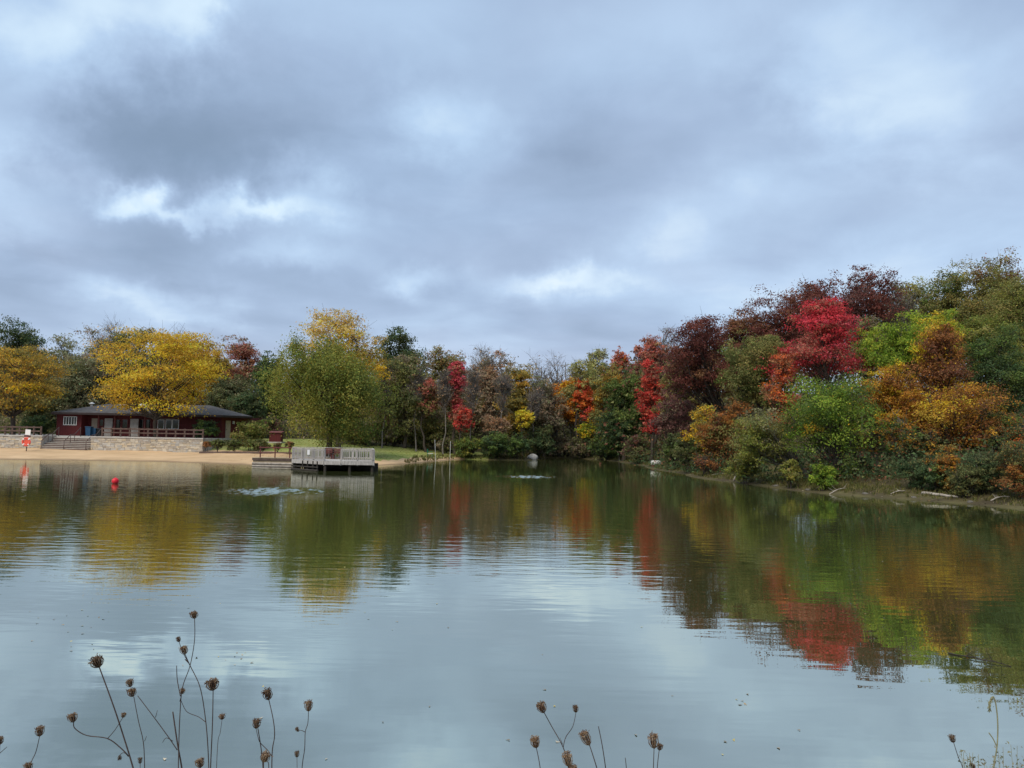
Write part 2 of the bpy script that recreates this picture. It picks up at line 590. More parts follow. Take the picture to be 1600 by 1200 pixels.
def terrain_z(x, y):
    x = np.atleast_1d(np.asarray(x, float)); y = np.atleast_1d(np.asarray(y, float))
    d = sdist(x, y)
    dp = np.maximum(d, 0)
    zl = .06 * np.minimum(dp, 13) + sst(12.5, 23, dp) * 1.3
    zl = np.where(x > -36, zl, zl)
    zlawn = .086 * np.minimum(dp, 27) + .10 * np.minimum(dp, 2.0)
    zb = .16 * np.minimum(dp, 2) + .055 * np.minimum(dp, 60)
    zr = .16 * np.minimum(dp, 2.5) + .22 * np.clip(dp - 3, 0, 40)
    zc = .42 * np.minimum(dp, 4) + .03 * np.minimum(dp, 60)
    wl_ = sst(-14, -30, x)         # beach side
    wlw = sst(-2, -10, x)
    z = zb * (1 - wlw) + zlawn * wlw
    z = z * (1 - wl_) + zl * wl_
    wr = sst(7, 13, x) * sst(110, 90, y) if True else 0
    z = z * (1 - wr) + zr * wr
    wc = sst(9, 5, y - np.abs(x) * .02)
    z = z * (1 - wc) + zc * wc
    rough = .10 * sst(1.0, 8, dp) * (1 - .7 * wl_) + .015
    z = z + wavy(x, y) * rough * sst(0, 2, dp)
    z = z + 9.0 * sst(114, 160, y) * sst(0, 3, dp)
    far = sst(200, 460, np.hypot(x, y - 40))
    z = z * (1 - far) + 9.0 * far
    return np.where(d > 0, z + .004, -np.minimum(-d * .22, 2.5))


def zat(x, y):
    return float(terrain_z(x, y)[0])


ax_x = np.unique(np.concatenate([np.linspace(-900, -140, 12), np.arange(-140, -40, 2.), np.arange(-40, 40, .6), np.arange(40, 120, 2.), np.linspace(120, 900, 12)]))
ax_y = np.unique(np.concatenate([np.linspace(-500, -30, 8), np.arange(-30, 0, 1.5), np.arange(0, 12, .5), np.arange(12, 28, 1.), np.arange(28, 60, .6), np.arange(60, 112, .8), np.arange(112, 200, 3.), np.linspace(200, 1500, 14)]))
GX, GY = np.meshgrid(ax_x, ax_y)
gx, gy = GX.ravel(), GY.ravel()
gz = terrain_z(gx, gy)
TV = np.stack([gx, gy, gz], 1)
nx, ny = len(ax_x), len(ax_y)
ii, jj = np.meshgrid(np.arange(nx - 1), np.arange(ny - 1))
q0 = (jj * nx + ii).ravel()
TF = np.stack([q0, q0 + 1, q0 + nx + 1, q0 + nx], 1)
fc = TV[TF].mean(1)
fd = sdist(fc[:, 0], fc[:, 1])
jit = wavy(fc[:, 0] * .7, fc[:, 1] * .7)
fx, fy = fc[:, 0], fc[:, 1]
sand_w = 1.0 + 0.9 * sst(-8, -11, fx) + 3.2 * sst(-13, -20, fx) + 8.6 * sst(-20, -27, fx) + .2 * jit
beach = (fx < -5.5) & (fy > 55) & (fd < sand_w) & (fd > -9)
lawn = ~beach & (fx < -3 + .5 * jit) & (fx > -36) & (fy > 55) & (fd > 0) & (fd < 34) & (fy < 105 + jit)
grassbank = ~beach & ~lawn & (fy < 10) & (fd > -2)
rest = ~(beach | lawn | grassbank)
for nm_, msk, mt in (('beach', beach, 'sand'), ('lawn', lawn, 'lawn'), ('ground', rest, 'forest'), ('grass_bank_ground', grassbank, 'bank')):
    Fs = TF[msk]
    us, inv = np.unique(Fs, return_inverse=True)
    o = link(nm_, raw_mesh(nm_, TV[us], inv.reshape(Fs.shape), smooth=True), mt)
    tag(o, kind='structure')

wv = MB().add([(-130, -2, 0), (70, -2, 0), (70, 150, 0), (-130, 150, 0)], [(0, 1, 2, 3)])
tag(wv.build('water', 'water'), kind='structure')


# ------------------------------------------------------------------ trees
PAL = {
    'gold': [(.54, .32, .022), (.47, .29, .03), (.40, .27, .04), (.56, .36, .025)],
    'goldolive': [(.36, .23, .035), (.26, .19, .045), (.30, .17, .03), (.18, .15, .045)],
    'yellow': [(.60, .43, .04), (.55, .36, .04)],
    'palegold': [(.45, .33, .13), (.38, .27, .10), (.50, .35, .10)],
    'olive': [(.19, .175, .055), (.15, .15, .05), (.22, .185, .06)],
    'greyolive': [(.185, .18, .095), (.15, .155, .08), (.21, .19, .105)],
    'green': [(.085, .125, .028), (.11, .14, .035), (.075, .105, .028)],
    'willow': [(.180, .190, .038), (.145, .165, .036), (.22, .205, .042)],
    'dark': [(.055, .088, .036), (.068, .10, .040), (.048, .075, .034)],
    'darkolive': [(.095, .105, .040), (.12, .122, .045), (.08, .09, .040)],
    'lime': [(.22, .28, .03), (.17, .24, .03), (.26, .29, .035)],
    'maple': [(.10, .165, .022), (.13, .20, .025), (.085, .14, .022), (.17, .23, .03)],
    'red': [(.44, .035, .045), (.38, .035, .045), (.50, .055, .055)],
    'scarlet': [(.52, .062, .05), (.44, .06, .05), (.54, .09, .055)],
    'pink': [(.42, .05, .075), (.36, .055, .07)],
    'dullred': [(.34, .10, .07), (.30, .12, .08), (.26, .11, .075)],
    'maroon': [(.115, .040, .031), (.14, .046, .033), (.09, .034, .028)],
    'brownoak': [(.165, .072, .04), (.135, .058, .034), (.19, .095, .045)],
    'copper': [(.24, .095, .025), (.19, .08, .028), (.28, .125, .03)],
    'coppergold': [(.32, .15, .025), (.25, .11, .025), (.40, .22, .03), (.20, .09, .028)],
    'orange': [(.58, .20, .025), (.50, .20, .03), (.42, .16, .03)],
    'redorange': [(.60, .11, .03), (.55, .15, .03), (.45, .10, .035)],
    'mauve': [(.16, .075, .065), (.20, .10, .08), (.13, .065, .055)],
    'tan': [(.34, .22, .13), (.28, .17, .10), (.36, .19, .10)],
    'greybrown': [(.21, .165, .11), (.17, .14, .095), (.25, .185, .115)],
    'paleyellow': [(.34, .31, .10), (.28, .27, .09), (.22, .21, .08)],
    'rust': [(.34, .155, .07), (.28, .14, .07), (.25, .15, .07)],
}


def pal(spec):
    """'olive' or 'olive:3+gold:1' -> colours and weights"""
    C, W = [], []
    for part in spec.split('+'):
        k, _, w = part.partition(':')
        w = float(w or 1)
        for c in PAL[k]:
            C.append(tuple(min(.8, x * 1.45) for x in c)); W.append(w / len(PAL[k]))
    W = np.array(W)
    return np.array(C), W / W.sum()


def leaf_quads(rg, P, nrm_, size, asp=.62):
    n_ = len(P)
    t = rg.normal(size=(n_, 3))
    t -= (t * nrm_).sum(1)[:, None] * nrm_
    t /= np.linalg.norm(t, axis=1)[:, None] + 1e-9
    b = np.cross(nrm_, t)
    s = size * rg.uniform(.65, 1.35, n_)
    a = (t * s[:, None]) * .5
    c = (b * (s * asp)[:, None]) * .5
    sk = rg.uniform(-.5, .5, n_)[:, None]
    V = np.stack([P - a + c * sk, P + a * .6 + c, P + a - c], 1).reshape(-1, 3)
    Fq = np.arange(3 * n_).reshape(-1, 3)
    return V, Fq


def unit(a):
    return a / (np.linalg.norm(a, axis=-1, keepdims=True) + 1e-9)


def envelope(style, rg, K):
    """clump centres in a unit crown: x, y in -1..1, z in 0..1"""
    d = unit(rg.normal(size=(K * 3, 3)))
    r_ = rg.uniform(0, 1, K * 3) ** .42
    p = d * r_[:, None]
    p = p[:K]
    z = (p[:, 2] + 1) / 2
    if style == 'cone':
        w = (1.15 - z) ** .8
        p[:, :2] *= w[:, None] * 1.05
    elif style == 'layer':
        w = np.where(z > .5, np.sqrt(np.clip(1 - ((z - .5) / .55) ** 2, .05, 1)), .8 + .4 * z)
        ang = rg.uniform(0, 2 * math.pi, K); rr = rg.uniform(.25, 1, K) ** .6
        z = np.linspace(.04, .98, K); rg.shuffle(z)
        w = np.where(z > .55, np.sqrt(np.clip(1 - ((z - .55) / .52) ** 2, .05, 1)), .62 + .7 * z)
        p[:, 0] = np.cos(ang) * rr * w; p[:, 1] = np.sin(ang) * rr * w
    elif style == 'tier':
        ang = rg.uniform(0, 2 * math.pi, K); rr = rg.uniform(.15, 1, K) ** .55
        z = np.linspace(.03, .97, K) ** 1.15; rg.shuffle(z)
        w = (1.04 - z) ** .75 + .05
        p[:, 0] = np.cos(ang) * rr * w; p[:, 1] = np.sin(ang) * rr * w
    elif style == 'tear':
        w = np.sin(np.clip(z, 0, 1) ** .62 * math.pi) ** .62 + .13
        ang = rg.uniform(0, 2 * math.pi, K); rr = rg.uniform(.1, 1, K) ** .5
        p[:, 0] = np.cos(ang) * rr * w; p[:, 1] = np.sin(ang) * rr * w
    elif style == 'column':
        ang = rg.uniform(0, 2 * math.pi, K); rr = rg.uniform(0, 1, K) ** .5
        z = rg.uniform(0, 1, K)
        w = .75 + .3 * np.sin(z * 9 + rg.uniform(0, 6))
        w *= np.where(z > .8, 1 - (z - .8) * 3, 1)
        p[:, 0] = np.cos(ang) * rr * w; p[:, 1] = np.sin(ang) * rr * w
    p[:, 2] = z
    return p


def tree(name, label, base, top, cbot, rad, palette, style='round', cat='tree', group=None, seed=0, leaf=.28, density=1.0,
         trunk_r=None, lean=(0, 0), bark='bark', pal_top=None, stems=1, crown_shift=(0, 0), depth=None, twigs=True):
    """a tapered trunk with limbs, and a crown of leaf clumps; heights are absolute"""
    rg = np.random.default_rng(1000 + seed)
    bx, by, bz = base
    H = max(top - bz, .5)
    ch = max(top - cbot, .4)
    root = empty(name, (bx, by, bz))
    tag(root, label, cat, group)
    bare = style == 'bare'
    sparse = style == 'sparse'
    st = 'round' if style in ('sparse', 'bare') else style
    dr = depth or rad
    vol = (rad * dr * ch) ** (1 / 3)
    K = int(np.clip(16 + 9 * (rad * 2 * ch) ** .5, 14, 62))
    if style == 'layer':
        K = int(K * 1.25)
    c = envelope(st, rg, K)
    ctr = np.stack([c[:, 0] * rad * .86 + crown_shift[0], c[:, 1] * dr * .86 + crown_shift[1], (cbot - bz) + c[:, 2] * ch * .93 + .02 * ch], 1)
    ctr += np.stack([lean[0] * ctr[:, 2] / H, lean[1] * ctr[:, 2] / H, 0 * ctr[:, 2]], 1)
    cr_ = rg.uniform(.15, .42, K) * vol * (1.0 if K < 40 else .85)
    # ---- trunk and limbs
    tr = trunk_r or max(.05, H * .017)
    TVs, TFs, nv = [], [], 0

    def put(pts, rr, sides):
        nonlocal nv
        V, Fl = tube_arr(pts, rr, sides)
        TVs.append(V); TFs.append(Fl + nv); nv += len(V)

    for s_ in range(stems):
        ts = np.linspace(0, 1, 8)
        wob_ = np.cumsum(rg.normal(size=(8, 2)) * .02 * H, axis=0); wob_ -= wob_[0]
        sp = np.array([0., 0.]) if stems == 1 else rg.uniform(-.35, .35, 2) * rad
        tip = np.array([crown_shift[0] + lean[0], crown_shift[1] + lean[1]]) * .8 + sp * 1.3
        th = H * (.80 if not bare else .9)
        tp = np.stack([wob_[:, 0] + ts ** 1.2 * tip[0] + sp[0] * .4, wob_[:, 1] + ts ** 1.2 * tip[1] + sp[1] * .4, -.25 + ts * (th + .25)], 1)
        rr = tr * (1 - .82 * ts) / (1 if stems == 1 else 1.4)
        rr[0] *= 1.45
        put(tp, rr, 8)
        if s_ == 0:
            main = tp
    for k in range(K):
        p = ctr[k]
        hd = math.hypot(p[0] - main[0, 0], p[1] - main[0, 1])
        za = np.clip(p[2] - (.35 + .5 * rg.random()) * hd - .12 * ch, (.24 if style in ('tear', 'layer') else .12) * H, th * .97)
        a0 = np.array([np.interp(za, main[:, 2], main[:, i]) for i in range(3)])
        mid = a0 * .5 + p * .5 + np.array([0, 0, -.05 * hd]) + rg.normal(size=3) * .05 * hd
        r0 = tr * .36 * (1 - .7 * za / H) + .012
        pts = np.array([a0, a0 * .72 + mid * .28 + [0, 0, .02 * hd], mid, mid * .45 + p * .55, p])
        put(pts, np.linspace(r0, r0 * .22, 5), 5)
        if bare or sparse or twigs:
            m_ = 9 if bare else (6 if sparse else 2)
            for q in range(m_):
                t0 = rg.uniform(.35, 1.0)
                s0 = np.array([np.interp(t0, np.linspace(0, 1, 5), pts[:, i]) for i in range(3)])
                dd = unit(rg.normal(size=3) * [1, 1, .5] + [0, 0, .9] + unit(p - a0) * .6)
                L = cr_[k] * rg.uniform(.8, 1.7)
                put(np.array([s0, s0 + dd * L * .5 + rg.normal(size=3) * .05 * L, s0 + dd * L + rg.normal(size=3) * .1 * L]), np.array([.022, .015, .008]) * (1.3 if bare else 1), 3)
                if bare:
                    for q2 in range(3):
                        s1 = s0 + dd * L * rg.uniform(.3, .9)
                        d2 = unit(dd + rg.normal(size=3) * .6)
                        put(np.array([s1, s1 + d2 * L * .6]), np.array([.012, .006]), 3)
    me = raw_mesh('trunk', np.concatenate(TVs), np.concatenate(TFs), smooth=True)
    link('trunk', me, bark, root)
    # ---- crown
    area = 4 * math.pi * (((rad * dr) ** 1.6 + 2 * (vol * ch * .5) ** 1.6) / 3) ** (1 / 1.6)
    nl = int(np.clip(density * area * 1.5 / (leaf * leaf * .31), 300, 60000 if style == 'tear' else 24000))
    if sparse:
        nl = int(nl * .42)
    if bare:
        nl = int(nl * .05) + 60
    SUB = 9
    sub = ctr[:, None, :] + unit(rg.normal(size=(K, SUB, 3)) + [0, 0, .25]) * (cr_[:, None, None] * rg.uniform(.4, 1.22, (K, SUB, 1))) * ([1, 1, .42] if style in ('layer', 'tier') else [1, 1, .72])
    C, W = pal(palette)
    ccol = C[rg.choice(len(C), K, p=W)]
    if pal_top:
        C2, W2 = pal(pal_top)
        up = rg.random(K) < sst(.45, .8, c[:, 2])
        ccol[up] = C2[rg.choice(len(C2), K, p=W2)][up]
    cw = cr_ ** 2 * rg.uniform(.35, 1.5, K)
    ki = rg.choice(K, nl, p=cw / cw.sum())
    si = rg.integers(0, SUB, nl)
    sc_ = sub[ki, si]
    srad = cr_[ki] * .42
    off = rg.normal(size=(nl, 3)) * .55 * ([1.25, 1.25, .35] if style in ('layer', 'tier') else [1, 1, .62])
    if style == 'tear':
        off = rg.normal(size=(nl, 3)) * [.45, .45, .85]
        off[:, 2] -= .25
    P = sc_ + off * srad[:, None]
    P[:, 2] = np.maximum(P[:, 2], .12)
    ok = P[:, 2] < H + .02 * H
    P, ki, si = P[ok], ki[ok], si[ok]
    nl = len(P)
    nr = unit(unit(P - ctr[ki]) * .75 + [0, 0, .45] + rg.normal(size=(nl, 3)) * .55)
    V, Fq = leaf_quads(rg, P, nr, leaf)
    subj = rg.uniform(.72, 1.28, (K, SUB))
    col = ccol[ki] * subj[ki, si][:, None] * np.exp(rg.normal(size=nl) * .20)[:, None]
    hue = rg.normal(size=nl) * .10
    col = col * np.stack([1 + hue, 1 - hue * .3, np.ones(nl)], 1)
    alt = rg.random(nl) < .22                           # single leaves of the other colours
    col[alt] = C[rg.choice(len(C), int(alt.sum()), p=W)]
    link('crown', raw_mesh('crown', V, Fq, np.clip(col, .01, .8)), 'leaf', root)
    return root


_seed = [0]
_su = np.array([p[0] for p in shore_px]); _sy = np.array([gp(u, v).y for u, v in shore_px])


def shoreY(u):
    return float(np.interp(u, _su, _sy))


def landY(u, Y, margin=1.0):
    if u > 990:
        near = float(np.interp(u, [990, 1000, 1030, 1100, 1180, 1300, 1450, 1600], [75, 72, 61.7, 48, 41.4, 34.7, 31.2, 28]))
        Y = shoreY(u) + max(Y - near, .5) * (.32 if margin < 1 else 1.0)
    return max(Y, shoreY(u) + margin)



def T(name, label, u, vtop, vbot, w, Y, style, palette, group=None, ub=None, **kw):
    """place a tree by where its crown stands: crown centre u, crown top and bottom, width, distance"""
    _seed[0] += 1
    Y = landY(u if ub is None else ub, Y, .7 if kw.get('cat') == 'bush' else 1.6)
    t, b = at(u, vtop, Y), at(u, vbot, Y)
    xb = X(ub, Y) if ub is not None else b.x
    zb = zat(xb, Y)
    lf = kw.pop('leaf', None) or float(np.clip(Y * .00255, .09, .30))
    shift = (b.x - xb, 0) if ub is not None else (0, 0)
    rad = w / F * Y / 2 * (1.12 if u > 1030 and kw.get('cat') != 'bush' else 1.0)
    return tree(name, label, (xb, Y, zb), t.z, max(b.z, zb + .15), rad, palette, style, seed=_seed[0], leaf=lf, crown_shift=shift, group=group, **kw)


GW = 'trees of the far wood'
GR = 'trees on the wooded bank'
GB = 'bushes along the water'

# --- behind and around the house
T('locust_tree', 'orange-gold spreading tree at the far end of the fence, cut by the photo edge', 14, 540, 645, 175, 90, 'layer', 'goldolive:3+gold:1', ub=17, trunk_r=.32)
T('green_tree', 'dark green treetop rising above the gold tree beyond the fence end', 22, 492, 620, 95, 124, 'round', 'dark:2+darkolive:1', GW)
T('sparse_tree', 'thin grey-green tree beside the dark green top, behind the fence', 92, 510, 660, 95, 122, 'sparse', 'greyolive', GW, density=1.2)
T('sparse_tree', 'twiggy brown-topped tree above the metal roof vent', 152, 508, 650, 80, 120, 'sparse', 'greyolive:2+greybrown:2', GW, density=1.1)
T('leafless_tree', 'leafless grey twigs sticking up behind the twiggy brown-topped tree', 168, 500, 600, 60, 126, 'bare', 'greybrown', GW, bark='twig')
T('olive_tree', 'rounded dark olive crown just behind the big yellow tree', 213, 512, 640, 105, 122, 'round', 'darkolive:2+olive:1', GW)
T('olive_tree', 'low olive tree between the fence end and the red house', 62, 585, 668, 90, 112, 'round', 'darkolive:2+greyolive:1', GW)
T('olive_tree', 'dull olive tree directly behind the window wing of the house', 120, 560, 665, 90, 112, 'round', 'greyolive:2+darkolive:1', GW)
T('rust_tree', 'orange-brown crown peeping over the top of the big yellow tree', 292, 519, 640, 80, 118, 'round', 'rust:1+goldolive:2', GW)
T('leafless_tree', 'leafless twigs above the orange-brown crown behind the yellow tree', 262, 507, 600, 60, 124, 'bare', 'greybrown', GW, bark='twig')
T('gold_tree', 'golden crown at the outer edge of the big yellow tree, above the roof', 332, 535, 625, 62, 112, 'round', 'goldolive:2+gold:1', GW)
T('rust_tree', 'faded brick-red crown behind the end of the house roof', 374, 529, 640, 72, 122, 'round', 'dullred:2+greybrown:1+rust:1', GW)
T('olive_tree', 'grey-olive tree in front of the brick-red crown, over the roof end', 357, 575, 668, 70, 109, 'round', 'greyolive:2+darkolive:2', GW)
T('green_tree', 'narrow dark green twin-pointed tree beside the brick-red crown', 418, 534, 675, 58, 114, 'cone', 'dark:1+green:1', GW)
T('green_tree', 'dark evergreen mass between house end and big green lawn tree', 392, 600, 675, 60, 106, 'round', 'dark:2+darkolive:1', GW)
T('gold_tree', 'tall tree with sparse pale gold top behind the big green lawn tree', 530, 486, 630, 150, 96, 'round', 'gold:3+goldolive:1', GW, pal_top='palegold', density=.62)
T('green_tree', 'tall dark green round-topped tree beside the pale gold top', 622, 513, 640, 88, 112, 'round', 'dark:1+darkolive:1', GW)
T('mottled_tree', 'yellow-green mottled tree in front of the tall dark green round top', 632, 545, 680, 95, 103, 'round', 'paleyellow:2+darkolive:2+greybrown:1', GW, density=.8)
T('olive_tree', 'brownish olive crown between dark round top and crimson tree', 690, 538, 660, 75, 116, 'round', 'olive:2+rust:1', GW, density=.8)
T('red_tree', 'small dull red tree left of the crimson one, low in the wood', 668, 590, 655, 42, 101, 'sparse', 'dullred:3+olive:2', GW, density=1.5)
T('rust_tree', 'low brown-red bushy tree behind the dock and lawn', 602, 625, 688, 60, 107, 'round', 'rust:1+olive:2+greybrown:1', GW, density=.8)
T('olive_tree', 'olive bushy tree at the lawn edge below the crimson tree', 676, 640, 700, 76, 105, 'round', 'olive:2+darkolive:2+greybrown:1', GW, density=.8)
T('crimson_tree', 'slim crimson-pink tree standing above the two white poles', 713, 562, 655, 36, 101, 'column', 'pink:3+dullred:2+rust:1', GW, density=.75)
T('red_tree', 'short scarlet tree at the foot of the slim crimson one', 722, 628, 676, 34, 99, 'round', 'scarlet:2+dullred:2', GW, density=.75)
T('brown_tree', 'grey-brown tree just behind the slim crimson tree', 742, 546, 690, 64, 114, 'sparse', 'greybrown:2+olive:1+rust:1', GW, density=1.4)
T('brown_tree', 'tan twiggy tree left of the gold-olive crown, mid wood', 775, 541, 690, 60, 112, 'sparse', 'greybrown:2+tan:1', GW, density=1.3)
T('leafless_tree', 'leafless stems above the tan twiggy tree in the mid wood', 752, 537, 640, 54, 120, 'bare', 'greybrown', GW, bark='twig')
T('gold_tree', 'gold-olive crown above the small bright yellow tree', 806, 560, 680, 66, 106, 'round', 'goldolive:3+olive:1', GW)
T('yellow_tree', 'small bright yellow tree low in the wood near the boulder', 818, 634, 674, 32, 101, 'round', 'yellow', GW)
T('tan_tree', 'low pinkish tan tree left of the small bright yellow one', 776, 645, 684, 46, 100, 'round', 'tan:3+greybrown:1', GW, density=.6)
T('leafless_tree', 'tall leafless grey tree in the skyline dip, above the yellow tree', 838, 557, 690, 60, 112, 'bare', 'greybrown', GW, bark='twig')
T('leafless_tree', 'leafless grey tree in the skyline dip, left of the orange maple', 866, 553, 690, 60, 114, 'bare', 'greybrown', GW, bark='twig')
T('leafless_tree', 'leafless pale tree behind the top of the orange maple', 895, 550, 680, 60, 118, 'bare', 'greybrown', GW, bark='twig')
T('grey_tree', 'thin grey-olive tree under the skyline dip', 850, 590, 690, 70, 108, 'sparse', 'greyolive:2+greybrown:2', GW, density=1.6)
T('orange_maple', 'orange maple with dark twin trunks at the far end of the pond', 884, 582, 668, 52, 101, 'cone', 'orange:3+gold:1', GW, density=.9, stems=2)
T('red_maple', 'red-orange maple leaning against the orange one', 914, 592, 662, 44, 100, 'round', 'redorange:3+scarlet:1', GW)
T('pale_tree', 'pale yellow-green crown behind the red-orange maple', 908, 560, 650, 56, 110, 'round', 'paleyellow:3+olive:1', GW, density=.6)
T('pale_tree', 'pale grey-green crown on the skyline right of the leafless trees', 934, 541, 650, 56, 118, 'sparse', 'paleyellow:2+greyolive:2', GW, density=1.5)
T('gold_tree', 'golden olive crown right of the red-orange maple', 948, 566, 680, 52, 106, 'round', 'goldolive:2+olive:2', GW)
T('yellow_tree', 'yellow-green sapling under the red-orange maple', 922, 655, 690, 40, 97, 'round', 'lime:1+gold:1', GW, density=.6)
T('green_tree', 'green tree standing between the golden olive crown and the scarlet tree', 974, 566, 690, 58, 98, 'round', 'green:2+dark:1', GW)
T('red_tree', 'small red-orange crown on the skyline above the green tree', 968, 543, 600, 34, 112, 'round', 'redorange:1+dullred:2', GW)
T('pinkish_tree', 'faded pink-brown crown next to the scarlet column tree', 1000, 536, 670, 52, 90, 'round', 'mauve:1+dullred:2', GW)
T('red_tree', 'dull red crown above the scarlet column tree', 1022, 524, 620, 46, 84, 'round', 'dullred:3+rust:1', GW)
T('scarlet_tree', 'bright scarlet column-shaped tree near the pale block on the shore', 1017, 555, 676, 42, 75, 'column', 'scarlet:4+dullred:2', GR, density=.8)
T('leafless_tree', 'leafless grey twigs behind the maroon oak crown', 1046, 504, 620, 44, 86, 'bare', 'greybrown', GR, bark='twig')
T('green_tree', 'dark green tree low at the pond end, left of the scarlet tree', 968, 630, 712, 72, 93, 'round', 'dark:2+green:1', GW)

for (lab_, u_, vt_, vb_, Y_) in (
        ('slender leafless grey tree at the wood edge behind the dock corner', 598, 590, 650, 101),
        ('slender leafless tree between the mottled tree and dull red tree', 652, 575, 640, 101),
        ('slender leafless tree just left of the slim crimson tree', 694, 572, 640, 100),
        ('slender leafless tree just right of the slim crimson tree', 738, 565, 640, 99),
        ('slender leafless tree above the pinkish tan tree', 786, 566, 640, 100),
        ('slender leafless tree right of the small bright yellow tree', 838, 600, 660, 101),
        ('slender leafless tree between the two leafless skyline trees and the water', 858, 605, 665, 110)):
    T('slender_tree', lab_, u_, vt_, vb_, 34, Y_, 'bare', 'greybrown:2+tan:1', GW, bark='twig', trunk_r=.10)

# --- wooded bank
T('mauve_tree', 'mauve-brown tree at the foot of the scarlet column tree', 1052, 610, 700, 56, 64, 'round', 'mauve:3+greybrown:1', GR, density=.8)
T('olive_tree', 'olive tree between the scarlet column and the maroon oak', 1062, 560, 690, 56, 72, 'round', 'olive:2+mauve:1', GR, density=.8)
T('oak_tree', 'dark maroon oak with a leaning trunk, first of the bank skyline', 1092, 496, 640, 108, 62, 'round', 'maroon:4+brownoak:1', GR, ub=1165, trunk_r=.26, density=.8)
T('oak_tree', 'dark red-brown oak between leaning maroon oak and tall maroon oaks', 1150, 490, 620, 104, 70, 'round', 'maroon:2+brownoak:2', GR)
T('oak_tree', 'tall maroon oak on the skyline behind the olive-green tree', 1212, 450, 610, 136, 72, 'round', 'maroon:3+brownoak:2', GR, density=.8)
T('oak_tree', 'tall maroon oak on the skyline just behind the bright red maple', 1284, 430, 590, 108, 74, 'round', 'maroon:3+brownoak:1', GR, density=.75)
T('oak_tree', 'tallest maroon oak, above the lime maple', 1352, 410, 560, 104, 72, 'round', 'maroon:4+mauve:1', GR, density=.75)
T('grey_tree', 'thin grey-brown tree below the tallest maroon oak', 1352, 490, 600, 60, 66, 'sparse', 'greybrown:2+olive:1', GR, density=1.5)
T('green_tree', 'olive-green tree in front of the maroon oaks', 1182, 514, 645, 100, 56, 'round', 'green:1+olive:2', GR, density=.85)
T('red_maple', 'bright red maple high on the wooded bank', 1286, 464, 585, 138, 54, 'tier', 'red:4+pink:1+dullred:2', GR, density=.85)
T('orange_maple', 'red-orange tree low beside the bright red maple', 1222, 555, 670, 56, 52, 'column', 'redorange:1+rust:2+dullred:1', GR, density=.6)
T('olive_tree', 'olive-gold crown on the skyline right of the tallest maroon oak', 1425, 440, 580, 80, 74, 'round', 'paleyellow:1+olive:2', GR, density=.8)
T('leafless_tree', 'leafless twigs rising beside the olive-gold skyline crown', 1408, 430, 560, 50, 70, 'bare', 'greybrown', GR, bark='twig')
T('olive_tree', 'grey-green crown on the skyline above the yellow maple', 1484, 410, 580, 88, 72, 'round', 'olive:2+green:1+paleyellow:1', GR, density=.8)
T('tall_tree', 'tallest olive-green tree of the bank, near the photo corner', 1556, 388, 570, 100, 68, 'round', 'olive:3+willow:1', GR, density=.8, pal_top='olive:3+brownoak:1')
T('tall_tree', 'olive-green tree cut by the photo edge under the tallest one', 1592, 425, 600, 110, 60, 'round', 'willow:2+olive:3', GR, density=.8)
T('maple_tree', 'lime green maple crown right of the bright red maple', 1404, 490, 590, 108, 50, 'round', 'maple:2+lime:2', GR, pal_top='lime')
T('maple_tree', 'yellow maple top behind the copper oak', 1468, 478, 570, 72, 53, 'round', 'yellow:2+lime:1', GR, density=.75)
T('oak_tree', 'copper-brown oak between the yellow maple and dark green tree', 1474, 492, 665, 100, 46, 'cone', 'copper:2+brownoak:2+gold:.4', GR, density=.85)
T('olive_tree', 'yellow-green tree between the copper oak and photo edge', 1540, 480, 620, 90, 55, 'round', 'willow:2+olive:1', GR, density=.8)
T('green_tree', 'deep green tree at the photo edge behind the copper-gold maple', 1562, 505, 715, 100, 46, 'round', 'green:3+dark:2', GR, density=.9)
T('maple_tree', 'large leafy green maple at the front of the bank', 1296, 548, 738, 136, 39.5, 'round', 'maple:4+green:2+lime:1+gold:.3', GR, density=.85, ub=1300)
T('orange_maple', 'amber-orange maple between the leafy green maple and the copper oak', 1402, 556, 682, 84, 43.5, 'round', 'coppergold:3+gold:1', GR, density=.8)
T('copper_maple', 'wide copper-gold maple with dark twin trunks in front of the oak', 1492, 600, 716, 150, 42, 'round', 'coppergold:3+copper:1+gold:1.2+brownoak:1', GR, density=.75, stems=2, trunk_r=.2)
T('olive_tree', 'small olive tree filling the gap under the lime maple', 1372, 600, 705, 90, 47, 'round', 'darkolive:2+coppergold:1+green:1', GR, density=.7)
T('brown_tree', 'copper-brown bushy tree right of the pale leaning stick', 1142, 618, 735, 76, 51, 'round', 'copper:2+brownoak:1+olive:1', GR, density=.8)
T('yellow_tree', 'mustard yellow sapling under the leaning maroon oak', 1104, 628, 722, 56, 56, 'round', 'gold:2+olive:2', GR, density=.7)
T('shore_tree', 'grey-olive tree with pale trunk leaning out over the water', 1190, 640, 722, 112, 42, 'round', 'willow:2+olive:2+greyolive:1', GR, ub=1268, bark='bark_pale', density=.8, trunk_r=.16)
T('dark_tree', 'dark shaded green tree behind the copper-gold maple trunks', 1440, 650, 745, 90, 46, 'round', 'dark:2+green:1', GR, density=.8)
T('dark_tree', 'dark green bushy tree right of the copper-gold maple', 1562, 640, 738, 84, 42, 'round', 'green:2+darkolive:2', GR, density=.8)
T('sapling', 'slender sapling with olive leaves left of two thin pale trunks', 1335, 660, 715, 40, 41.5, 'sparse', 'coppergold:1+olive:2', GR, bark='bark_pale', density=1.4)
T('sapling', 'thin sapling with amber leaves between pale trunk and copper maple', 1406, 640, 705, 50, 41.5, 'sparse', 'coppergold:2+green:1', GR, bark='bark_pale', density=1.2)
